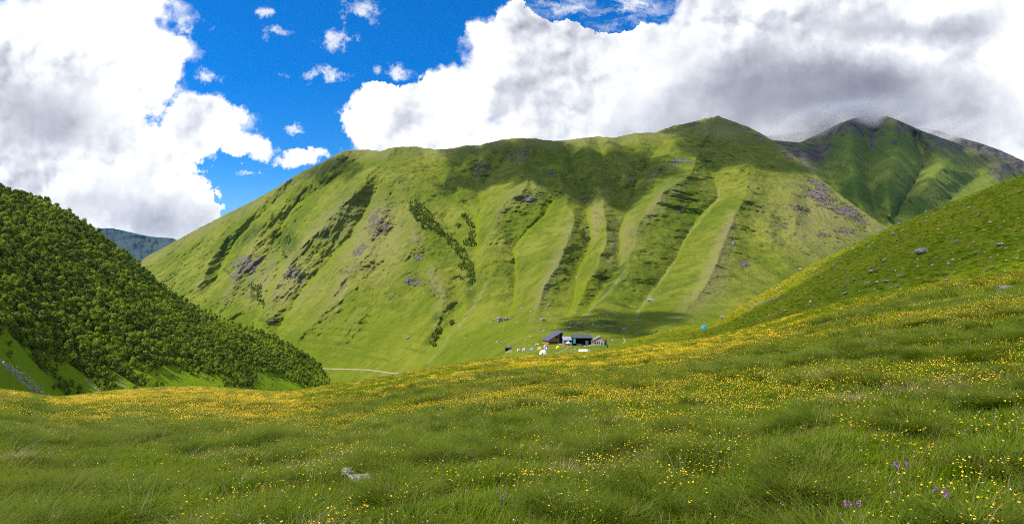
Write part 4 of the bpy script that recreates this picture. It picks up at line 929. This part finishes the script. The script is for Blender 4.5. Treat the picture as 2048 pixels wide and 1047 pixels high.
# main hut (units: photo pixels at the camp's distance)
h = site('wooden_hut', 1097, 688.5, 'orange boarded wooden hut with a steep slate blue lean-to roof', 'hut', 21)
L_, Wd = 31, 30
zr = lambda x: 8.2+x*(24.6-8.2)/L_
part('wall', W_OR, h, (0, .8, 0, Wd, -5, 8.2)).data.name = 'wall'
fw = part('wall', W_OR_SHADE, h, poly=[([(.8, 0, -5), (24, 0, -5), (24, .8, -5), (.8, .8, -5), (.8, 0, zr(.8)), (24, 0, zr(24)), (24, .8, zr(24)), (.8, .8, zr(.8))], [(0, 1, 5, 4), (1, 2, 6, 5), (2, 3, 7, 6), (3, 0, 4, 7), (4, 5, 6, 7), (0, 3, 2, 1)])])
for x0, x1, z0, z1 in ((2.5, 19.5, 1.4, 6.0), (15, 23.5, 12.6, 16.4)):
    f_ = part('window', W_OR_SHADE, h, (x0, x1, -.5, -.05, z0-.5, z0), (x0, x1, -.5, -.05, z1, z1+.5), (x0-.5, x0, -.5, -.05, z0-.5, z1+.5), (x1, x1+.5, -.5, -.05, z0-.5, z1+.5), ((x0+x1)/2-.2, (x0+x1)/2+.2, -.45, -.15, z0, z1))
    part('pane', M_GLS, f_, (x0, x1, -.14, -.02, z0, z1))
part('shaded_end', M_BLK, h, poly=[([(24, -.4, -5), (L_, -.4, -5), (L_, Wd, -5), (24, Wd, -5), (24, -.4, zr(24)), (L_, -.4, zr(L_)), (L_, Wd, zr(L_)), (24, Wd, zr(24))], [(0, 1, 5, 4), (1, 2, 6, 5), (2, 3, 7, 6), (3, 0, 4, 7), (4, 5, 6, 7), (0, 3, 2, 1)])])  # right end of the hut, its shade painted on as black
part('wall', W_OR_SHADE, h, (.8, 24, Wd-.8, Wd, -5, 8)); part('porch_post', M_WOD, h, (20.8, 21.6, -1.6, -.8, -3, 7))
part('door', M_GLS, h, (21.5, 24, -.5, -.02, -2, 6))
e0, e1 = -2.2, L_+1.8
part('roof', M_ROOF, h, poly=[([(e0, -2.4, zr(e0)), (e1, -2.4, zr(e1)), (e1, Wd+1.5, zr(e1)), (e0, Wd+1.5, zr(e0)), (e0, -2.4, zr(e0)+1), (e1, -2.4, zr(e1)+1), (e1, Wd+1.5, zr(e1)+1), (e0, Wd+1.5, zr(e0)+1)], [(0, 1, 5, 4), (1, 2, 6, 5), (2, 3, 7, 6), (3, 0, 4, 7), (4, 5, 6, 7), (0, 3, 2, 1)])])
def shed(name, px, py, w_, d, hf, hb, roofm, wallm, label, cat='shed', rz=0, front=None, over=1.):
    r = site(name, px, py, label, cat, rz)
    part('wall', wallm, r, (0, w_, d-.6, d, -4, hb), (0, .6, 0, d-.6, -4, min(hf, hb)), (w_-.6, w_, 0, d-.6, -4, min(hf, hb)))
    if front: part('front_wall', front, r, (.6, w_-.6, 0, .5, -4, hf))
    part('roof', roofm, r, poly=[([(-over, -over, hf), (w_+over, -over, hf), (w_+over, d+over, hb), (-over, d+over, hb), (-over, -over, hf+.7), (w_+over, -over, hf+.7), (w_+over, d+over, hb+.7), (-over, d+over, hb+.7)], [(0, 1, 5, 4), (1, 2, 6, 5), (2, 3, 7, 6), (3, 0, 4, 7), (4, 5, 6, 7), (0, 3, 2, 1)])])
    return r
r = shed('low_shed', 1127.5, 690, 16, 22, 10, 15.6, M_LAV, M_STN, 'low stone shed with a lavender sheet roof joining the hut and the long shed', front=M_STN, rz=2)
part('window', M_GLS, r, (3, 6.5, -.3, -.02, 5, 7.6)); part('doorway', M_BLK, r, (8.5, 15, -.3, -.02, 4.5, 9.4))
r = shed('long_shed', 1146, 691, 38, 22, 15.2, 21.5, M_GRY, M_BLK, 'long open fronted dark shed with grey roof between the hut and the cottage', rz=2)
part('side_panel', M_TUR, r, (.7, 5, -.6, -.1, 5, 14.5)); part('post', M_BLK, r, (19, 19.6, 0, .6, -2, 15)); part('post', M_BLK, r, (30, 30.6, 0, .6, -2, 15))
part('shelf', M_WOD, r, (8, 18, 6, 8, 0, 3.5))
c_ = site('white_cabinet', 1174, 688.5, 'white cabinet standing in the open front of the long dark shed', 'cabinet'); part('body', M_WHT, c_, (-3, 3, 0, 2, 0, 7.6)); part('door', M_WHT, c_, (-2.8, -.1, -.3, -.02, .4, 7.2)); part('door', M_WHT, c_, (.1, 2.8, -.3, -.02, .4, 7.2))
# cottage with hipped gable
r = site('cottage', 1183, 690, 'small pinkish plastered cottage with a blue grey gabled roof and turquoise door', 'cottage', -4)
wz = 8.8; Wc, Dc = 25.5, 20
part('wall', M_PLS, r, (0, Wc, 0, .6, -4, wz), (0, .6, .6, Dc, -4, wz), (Wc-.6, Wc, .6, Dc, -4, wz), (.6, Wc-.6, Dc-.6, Dc, -4, wz))
part('gable', M_PLS, r, poly=[([(0, 0, wz), (Wc, 0, wz), (17, 0, 17), (0, .6, wz), (Wc, .6, wz), (17, .6, 17)], [(0, 1, 2), (5, 4, 3), (0, 3, 4, 1), (1, 4, 5, 2), (2, 5, 3, 0)])])
o_ = 1.4
part('roof', M_LAV, r, poly=[([(-o_, -o_, 7.8), (17, -o_, 17.6), (17, Dc+1, 17.6), (-o_, Dc+1, 7.8), (-o_, -o_, 8.8), (17, -o_, 18.6), (17, Dc+1, 18.6), (-o_, Dc+1, 8.8)], [(0, 1, 5, 4), (1, 2, 6, 5), (2, 3, 7, 6), (3, 0, 4, 7), (4, 5, 6, 7), (0, 3, 2, 1)]),
    ([(17.02, -o_, 17.6), (Wc+o_, -o_, 7.8), (Wc+o_, Dc+1, 7.8), (17.02, Dc+1, 17.6), (17.02, -o_, 18.6), (Wc+o_, -o_, 8.8), (Wc+o_, Dc+1, 8.8), (17.02, Dc+1, 18.6)], [(0, 1, 5, 4), (1, 2, 6, 5), (2, 3, 7, 6), (3, 0, 4, 7), (4, 5, 6, 7), (0, 3, 2, 1)])])
for x0, x1 in ((5.5, 9), (10, 14), (14.6, 16.6)):
    f_ = part('window', M_WHT, r, (x0-.4, x1+.4, -.35, -.02, 2.2, 2.6), (x0-.4, x1+.4, -.35, -.02, 7.2, 7.6), (x0-.4, x0, -.35, -.02, 2.6, 7.2), (x1, x1+.4, -.35, -.02, 2.6, 7.2)); part('pane', M_GLS, f_, (x0, x1, -.15, -.02, 2.6, 7.2))
part('door', M_TUR, r, (18.6, 22.2, -.4, -.02, -2.5, 5.8)); part('porch_post', M_WHT, r, (17.4, 18., -2, -1.4, -2.5, 10))
r = site('log_pile', 1211.5, 689, 'dark red stack of timber against the right side of the cottage', 'wood stack'); part('logs', M_RED, r, *[(-1.8, 1.8, 0, 4, i*1.6, i*1.6+1.4) for i in range(6)]); part('cover', M_GRY, r, (-2.1, 2.1, -.3, 4.3, 9.7, 10.1))
def barrel(name, px, py, rad, hh, mat, label):
    r = site(name, px, py, label, 'barrel'); vs = []; fs = []
    for k, (z, q) in enumerate(((-.5, .9), (0, .92), (hh*.3, 1), (hh*.34, 1.04), (hh*.38, 1), (hh*.65, 1.), (hh*.69, 1.04), (hh*.73, 1.), (hh, .93))):
        for i in range(14): a = i*6.2832/14; vs.append((rad*q*math.cos(a), rad*q*math.sin(a), z))
    for k in range(8):
        for i in range(14): fs.append((k*14+i, k*14+(i+1) % 14, (k+1)*14+(i+1) % 14, (k+1)*14+i))
    fs.append(tuple(range(8*14, 9*14))); part('drum', mat, r, poly=[(vs, fs)]); part('lid', M_BLK, r, (-rad*.5, rad*.5, -rad*.5, rad*.5, hh+.02, hh+.3)); return r
barrel('barrel', 1214, 694.5, 2.2, 5, M_GRN, 'dark green barrel on the grass right of the cottage')
barrel('bucket', 1201, 704.5, 1.1, 2, M_ORP, 'small orange bucket alone on the grass in front of the cottage')['category'] = 'bucket'
# tents
def tent(px, py, w_, hh, d, mat, label, rz=0, depth=mdepth, door=True, group=None, name='dome_tent', ribs=False):
    r = site(name, px, py, label, 'tent', rz, depth=depth, group=group); vs = []; fs = []; n, m_ = 20, 8
    for j in range(m_+1):
        t_ = j/m_*math.pi/2; q = math.cos(t_)**(.75 if not ribs else .9)
        for i in range(n):
            a = i*6.2832/n; sq = 1-.10*math.cos(4*a)*(0 if ribs else 1); vs.append((w_/2*q*sq*math.cos(a), d/2*q*sq*math.sin(a), hh*math.sin(t_)-.3*(j == 0)))
    for j in range(m_):
        for i in range(n): fs.append((j*n+i, j*n+(i+1) % n, (j+1)*n+(i+1) % n, (j+1)*n+i))
    me = mesh_from('canopy', vs, fs, not ribs); link('canopy', me, mat, r)
    if door:                                             # a door panel standing just proud of the cloth
        V = []; Q = []
        for j in range(5):
            t_ = j/4*.62
            for i in range(5):
                a = -math.pi/2-.25+(i-2)*.12*(1-.45*j/4); q = math.cos(t_)**(.75 if not ribs else .9); sq = 1-.10*math.cos(4*a)*(0 if ribs else 1); V.append((w_/2*q*sq*math.cos(a)*1.02, d/2*q*sq*math.sin(a)*1.03-.05, hh*math.sin(t_)*1.02))
        for j in range(4):
            for i in range(4): Q.append((j*5+i, j*5+i+1, j*5+i+6, j*5+i+5))
        link('door_flap', mesh_from('door_flap', V, Q), M_TD, r)
    V = []; Q = []                                       # poles over the roof
    for s_ in (1, -1):
        for k in range(17):
            a = math.pi*k/16; u = math.cos(a); q = abs(u)**(.75 if not ribs else .9)*(1 if u > 0 else -1); x, y, z = w_/2*q*.72*1.03, d/2*q*.72*s_*1.03, hh*math.sin(a)*1.02
            o_ = len(V); V += [(x, y-.12, z+.05), (x, y+.12, z+.05), (x, y, z+.3)]
            if k: Q += [(o_-3, o_, o_+1, o_-2), (o_-2, o_+1, o_+2, o_-1), (o_-1, o_+2, o_, o_-3)]
    link('poles', mesh_from('poles', V, Q), M_WHT if ribs else M_TD, r); return r
tent(1086.5, 710.5, 17.5, 11.5, 16, M_WHT, 'big white geodesic dome tent in front of the orange hut', name='geodesic_dome', ribs=True)
tent(1037, 702, 6.5, 5.2, 6, M_TPK, 'small pinkish dome tent next to the black shed, leftmost of the tents', 10)
tent(1048, 701.5, 8, 6.2, 7, M_TP, 'pale lavender dome tent, second from the black shed', -15)
tent(1064.5, 700, 10, 5.4, 7, M_TBG, 'low blue grey tent between the lavender and the peach tents', 5, door=False)
tent(1079.5, 698.6, 10.5, 6, 7, M_TO, 'peach orange tent standing behind the white dome', -8, door=False)
tent(1090.5, 694.5, 7, 6, 6, M_TP, 'lavender tent right under the hut, the upper of a close pair', 15); tent(1092.5, 699, 7.5, 5.5, 6, M_TP, 'lavender tent beside the white dome, the lower of a close pair', -20)
tent(1116, 696.8, 7.8, 6.2, 7, M_TY, 'bright lime yellow tent in front of the hut porch', 8)
tent(1408.5, 656.5, 11.5, 7, 9, M_TB, 'sky blue dome tent alone on the grassy rim right of the camp', 12, depth=rdepth, door=False)
r = site('camp_bag', 1403, 656, 'small reddish bag on the grass left of the sky blue tent', 'bag', depth=rdepth); part('sack', M_RED, r, (-1.2, 1.2, 0, 1, 0, 1.2), (-.8, .8, .1, .9, 1.21, 1.6)); part('strap', M_BLK, r, (-.2, .2, -.1, -.02, 0, 1.3))
# small black shed
r = shed('black_shed', 1010.5, 703, 17, 14, 7.5, 9.5, M_GRY, M_BLK, 'small low black shed at the left end of the camp', front=M_BLK, rz=0); part('brace_post', M_WHT, r, poly=[([(16, -1.4, .5), (17, -1.4, .5), (21.5, -1.4, 11), (20.5, -1.4, 11), (16, -.8, .5), (17, -.8, .5), (21.5, -.8, 11), (20.5, -.8, 11)], [(0, 1, 2, 3), (7, 6, 5, 4), (0, 4, 5, 1), (1, 5, 6, 2), (2, 6, 7, 3), (3, 7, 4, 0)])])
for i in range(3):
    q = site('beehive', 1012.5+i*5, 704.5-i*.7, ('leftmost', 'middle', 'rightmost')[i]+' of three white boxes standing in front of the black shed', 'box', group='white boxes before the black shed'); part('body', M_WHT, q, (-1.7, 1.7, -.8, .8, -.6, 1.6)); part('lid', M_WHT, q, (-1.9, 1.9, -1, 1, 1.62, 2.))
r = site('bench', 1074.5, 689.5, 'small white bench on the grass left of the orange hut', 'bench', 4); part('seat', M_WHT, r, (-3.6, 3.6, -.6, .6, 1.6, 2.1)); part('leg', M_WHT, r, (-3.2, -2.4, -.5, .5, -.5, 1.58)); part('leg', M_WHT, r, (2.4, 3.2, -.5, .5, -.5, 1.58)); part('backrest', M_WHT, r, (-3.6, 3.6, .62, .8, 2., 3.4))
r = site('wooden_kiosk', 1136.5, 695.5, 'narrow orange wooden kiosk with a white topped canopy in the middle of the camp', 'kiosk'); part('booth', M_ORP, r, (-2.2, 2.2, -1.5, 1.5, -1, 9)); part('counter', M_TPK, r, (-2.5, 2.5, -2, -1.55, 1, 3))
vs = [(5.4*math.cos(i*.7854), 5.4*math.sin(i*.7854), 10.4) for i in range(8)]+[(0, 0, 14.2)]+[(5.4*math.cos(i*.7854), 5.4*math.sin(i*.7854), 9.9) for i in range(8)]; part('canopy', M_WHT, r, poly=[(vs, [(i, (i+1) % 8, 8) for i in range(8)]+[(9+i, 9+(i+1) % 8, (i+1) % 8, i) for i in range(8)]+[tuple(range(16, 8, -1))])]); part('mast', M_WOD, r, (-.3, .3, -.3, .3, 9, 12.5)); part('arm', M_ORP, r, (4, 7.4, -.5, .5, 9, 11))
r = site('swing_frame', 1126, 694.5, 'bare pale wooden swing frame between the lime tent and the kiosk', 'swing', -10); part('frame', M_WOD, r, (-3, -2.5, -.25, .25, -.5, 7.8), (2.5, 3, -.25, .25, -.5, 7.8), (-3, 3, -.24, .24, 7.81, 8.3), (-2.5, 2.5, -.2, .2, 2, 2.4)); part('seat', M_WOD, r, (-1, 1, -.5, .5, 1, 1.3)); part('rope', M_WHT, r, (-1, -.8, -.1, .1, 2.41, 7.8), (.8, 1, -.1, .1, 2.41, 7.8))
r = site('tarpaulin_frame', 1157, 702.5, 'long low frame under white sheeting in front of the long shed', 'cover'); part('sheet', M_WHT, r, poly=[([(0, 0, .3), (18, 0, .3), (19, 7, 4.2), (1, 7, 4.2), (0, 0, -.6), (18, 0, -.6), (19, 7, -1), (1, 7, -1)], [(0, 1, 2, 3), (0, 4, 5, 1), (1, 5, 6, 2), (2, 6, 7, 3), (3, 7, 4, 0)])]); part('plank', M_TPK, r, (19.2, 24, 1, 5, 0, 2.6))
r = site('plank_pile', 1152, 704, 'short pile of pale planks left of the white sheeting', 'planks'); part('plank', M_WHT, r, (-5, -1, -.5, .5, 0, .7)); part('plank', M_WOD, r, (1, 4, -.6, .6, 0, 1.2))
for i, (px_, py_, w_, m_, lb) in enumerate(((1149, 699, 4.5, M_TPK, 'pinkish heap of stones beside the path in the camp'), (1153, 686, 4, M_STN, 'grey heap of stones before the turquoise panel of the long shed'), (1122.5, 689, 3, M_STN, 'dark heap of stones at the hut corner'), (1180, 690, 5, M_TP, 'lavender heap of bags before the cottage corner'))):
    r = site('heap', px_, py_, lb, 'heap')
    for k in range(4): me = SMALL[k].copy(); me.materials.clear(); me.materials.append(m_); q = link('lump', me, None, r); q.location = (random.uniform(-.5, .5)*w_, random.uniform(-1, 1), .3); q.scale = (w_*.28, w_*.25, w_*.22)
def table(px, py, m_, lb, w_=5):
    r = site('table', px, py, lb, 'table', random.uniform(-20, 20)); part('table_top', m_, r, (-w_/2, w_/2, -1.4, 1.4, 2.3, 2.7))
    for sx in (-1, 1):
        for sy in (-1, 1): part('leg', M_WOD, r, (sx*(w_/2-.5)-.15, sx*(w_/2-.5)+.15, sy*1-.15, sy*1+.15, -.5, 2.28))
table(1161, 693, M_WOD, 'brown picnic table before the open front of the long shed'); table(1170, 694, M_WHT, 'white table on the grass before the white cabinet', 4); table(1177, 693.5, M_WHT, 'longer white table left of the cottage', 6); table(1189, 691.5, M_WHT, 'low white table under the cottage windows', 4); table(1104, 691, M_TPK, 'pinkish table below the hut window', 4)
# parasol and stools
r = site('parasol', 1120, 692, 'small closed white parasol on the hut terrace', 'parasol'); part('pole', M_WOD, r, (-.15, .15, -.15, .15, -.5, 5)); part('canopy', M_WHT, r, poly=[([(-1.2, -1.2, 4), (1.2, -1.2, 4), (1.2, 1.2, 4), (-1.2, 1.2, 4), (0, 0, 6.2)], [(0, 1, 4), (1, 2, 4), (2, 3, 4), (3, 0, 4), (3, 2, 1, 0)])])
# an animal grazing on the rim, far away: skinned skeleton
def animal(px, py, label, depth, hh=1.0, rz=70):
    Y = float(depth(np.array([float(px)]), np.array([float(py)]))[0]); p = w3(px, py, Y); s_ = hh
    nodes = {'pel': ((-.55, 0, .95), .22), 'mid': ((0, 0, .92), .26), 'che': ((.5, 0, .95), .27), 'nck': ((.85, 0, .95), .15), 'pol': ((1.1, 0, .80), .12), 'muz': ((1.32, 0, .55), .08), 'tl1': ((-.8, 0, 1.0), .04), 'tl2': ((-.88, 0, .55), .03)}
    ed = [('pel', 'mid'), ('mid', 'che'), ('che', 'nck'), ('nck', 'pol'), ('pol', 'muz'), ('pel', 'tl1'), ('tl1', 'tl2')]
    for t_, b_, x_ in (('f', 'che', .5), ('h', 'pel', -.55)):
        for s2 in (-1, 1):
            k = t_+str(s2); bend = .08 if t_ == 'f' else -.12
            nodes[k+'a'] = ((x_+(.02 if t_ == 'f' else .1), s2*.17, .62), .11 if t_ == 'f' else .13); nodes[k+'b'] = ((x_+bend*.6, s2*.17, .34), .055); nodes[k+'c'] = ((x_, s2*.17, .03), .05)
            ed += [(b_, k+'a'), (k+'a', k+'b'), (k+'b', k+'c')]
    ks = list(nodes); me = bpy.data.meshes.new('animal'); me.from_pydata([tuple(c*s_ for c in nodes[k][0]) for k in ks], [(ks.index(a), ks.index(b)) for a, b in ed], [])
    o = bpy.data.objects.new('calf', me); COL.objects.link(o); o.location = p; o.rotation_euler = (0, 0, R(rz)); md = o.modifiers.new('skin', 'SKIN'); o.modifiers.new('sub', 'SUBSURF').render_levels = 1
    for i, k in enumerate(ks): me.skin_vertices[0].data[i].radius = (nodes[k][1]*s_,)*2
    me.skin_vertices[0].data[0].use_root = True; me.materials.append(M_BLK); tag(o, label, 'calf')
animal(1243.5, 697.5, 'small black grazing animal on the grass right of the cottage', mdepth, .9, 75)
animal(1313, 664.5, 'small black animal on the rim of the terrace left of the blue tent', rdepth, .8, 20)

# ------------------------------------------------------------------ passing clouds high above, out of the picture, whose shadows lie on the slopes
def mat_cloud(t, b, o):
    nt = t.nt; pos = t.n('ShaderNodeTexCoord').outputs['Object']; n_ = t.noise(pos, 1., 5, .6)
    a = t.ss(t.m('ADD', t.attr('dens'), t.m('MULTIPLY', t.m('SUBTRACT', t.noise(t.attr('uvp', 1), 1., 5, .65), .5), 3.1)), .20, .85)
    b.inputs['Base Color'].default_value = (.85, .85, .87, 1); t.L(t.m('MULTIPLY', a, t.attr('thick')), b.inputs['Alpha'])
M_CL = material('cloud_vapour', mat_cloud, 1., 0.)
def shadow_cloud(poly, depth, nscale, soft=5, n=90, extra=60, thick=40, strength=.93):
    p = np.array(poly, float); q = []
    for a, b in zip(p, np.roll(p, -1, 0)):
        for t_ in np.linspace(0, 1, 6, endpoint=False): q.append(a+(b-a)*t_)
    q = np.array(q); W = w3(q[:, 0], q[:, 1], depth(q[:, 0], q[:, 1])); zc = (W[:, 1]*.56).max()+extra
    t_ = (zc-W[:, 2])/S.z; cx = W[:, 0]+S.x*t_; cy = W[:, 1]+S.y*t_
    m_ = .15*max(np.ptp(cx), np.ptp(cy)); gx_ = np.linspace(cx.min()-m_, cx.max()+m_, n); gy_ = np.linspace(cy.min()-m_, cy.max()+m_, n); GX, GY = np.meshgrid(gx_, gy_)
    M = inpoly(GX, GY, list(zip(cx, cy))).astype(float); M = blur(blur(M, soft, 0), soft, 1); zz = np.sqrt(np.clip(M, 0, 1))*thick*(1+.5*fbm(GX*nscale*2, GY*nscale*2, 3, 9))
    top = np.stack([GX, GY, zc+zz], -1); bot = np.stack([GX, GY, zc-zz*.25-.5], -1); Qd = grid_quads(n, n); keep = (M.reshape(-1)[Qd] > .02).any(1); Qd = Qd[keep]
    me = mesh_from('cloud', np.concatenate([top.reshape(-1, 3), bot.reshape(-1, 3)]), quads=np.concatenate([Qd, Qd[:, ::-1]+n*n])); fattr(me, 'dens', np.concatenate([M.ravel(), M.ravel()])); fattr(me, 'thick', np.full(n*n*2, 1-(1-strength)**.5))
    uv = np.stack([GX*nscale, GY*nscale, 0*GX], -1).reshape(-1, 3); a = me.attributes.new('uvp', 'FLOAT_VECTOR', 'POINT'); a.data.foreach_set('vector', np.concatenate([uv, uv]).astype(np.float32).ravel())
    tag(link('cloud', me, M_CL), kind='structure')
shadow_cloud([(880, 296), (900, 330), (900, 372), (960, 378), (1010, 366), (1055, 355), (1095, 385), (1150, 405), (1190, 392), (1240, 424), (1275, 410), (1300, 370), (1350, 345), (1330, 310), (1250, 300), (1180, 305), (1100, 285), (1030, 278), (950, 292)], mdepth, .008, 3)
shadow_cloud([(590, 352), (640, 362), (700, 362), (720, 345), (690, 322), (640, 330)], mdepth, .01, 4, 60)
shadow_cloud([(1370, 300), (1440, 345), (1500, 330), (1580, 350), (1620, 345), (1560, 290), (1500, 258), (1437, 234), (1370, 248), (1330, 262)], mdepth, .009, 5)
shadow_cloud([(1130, 640), (1170, 668), (1260, 672), (1340, 652), (1360, 630), (1290, 618), (1200, 625)], mdepth, .03, 6, 60, 40, 12)
shadow_cloud([(1300, 690), (1370, 655), (1440, 652), (1520, 612), (1600, 566), (1680, 508), (1740, 466), (1800, 436), (1900, 396), (2048, 338), (2400, 230), (2400, 500), (2048, 552), (1877, 572), (1686, 610), (1543, 650), (1440, 676), (1300, 694)], rdepth, .03, 5, 90, 30, 12, .58)
shadow_cloud([(1520, 280), (1640, 262), (1745, 226), (1850, 260), (2048, 340), (2048, 350), (1930, 318), (1830, 306), (1790, 330), (1800, 360), (1850, 390), (1900, 400), (1880, 440), (1780, 470), (1700, 430), (1600, 330)], d2, .003, 3, 90, 150, 90, .8)
# ------------------------------------------------------------------ air
hb = bpy.data.meshes.new('haze'); bm = bmesh.new(); box(bm, -9500, 9500, -1500, 10500, -260, 1160); bmesh.ops.recalc_face_normals(bm, faces=bm.faces); bm.to_mesh(hb); bm.free()
hm = bpy.data.materials.new('haze_air'); hm.use_nodes = True; hm.node_tree.nodes.clear(); t = NT(hm.node_tree); pv = t.n('ShaderNodeVolumePrincipled'); pv.inputs['Color'].default_value = (.36, .62, 1, 1); pv.inputs['Density'].default_value = 1.1e-5; pv.inputs['Anisotropy'].default_value = .2
t.L(pv.outputs[0], t.n('ShaderNodeOutputMaterial').inputs['Volume'])
tag(link('haze', hb, hm), kind='stuff')
# ------------------------------------------------------------------ cloud wisps resting on the summits
def mist(px, py, rx, ry, Y, dens, depth_m, seed, sc=1.):
    me = bpy.data.meshes.new('mist'); bm = bmesh.new(); bmesh.ops.create_icosphere(bm, subdivisions=3, radius=1); bm.to_mesh(me); bm.free()
    m = bpy.data.materials.new('mist_vapour'); m.use_nodes = True; m.node_tree.nodes.clear(); t = NT(m.node_tree); pos = t.n('ShaderNodeTexCoord').outputs['Object']
    r_ = t.v('LENGTH', pos); n_ = t.noise(t.v('ADD', t.scale(pos, 2.2*sc*rx/ry*.35, 1., .9), (seed, 0, 0)), 1.3, 5, .62)
    d = t.m('MULTIPLY', t.ss(r_, 1., .25), t.ss(n_, .34, .74)); pv = t.n('ShaderNodeVolumePrincipled'); pv.inputs['Color'].default_value = (1., .96, .94, 1); t.L(t.m('MULTIPLY', d, dens), pv.inputs['Density'])
    t.L(pv.outputs[0], t.n('ShaderNodeOutputMaterial').inputs['Volume']); m.cycles.volume_step_rate = 4
    o = link('mist', me, m); o.location = w3(px, py, Y); o.scale = (rx*Y/F, depth_m, ry*Y/F); tag(o, kind='stuff')
mist(1645, 254, 150, 40, 3350, .020, 420, 1.3); mist(1745, 224, 110, 24, 3250, .018, 300, 4.1); mist(1890, 262, 90, 24, 3900, .012, 400, 7.7); mist(1425, 233, 48, 12, 1500, .012, 90, 2.2); mist(785, 293, 26, 9, 1440, .016, 60, 5.); mist(958, 290, 24, 6, 1440, .016, 50, 9.)
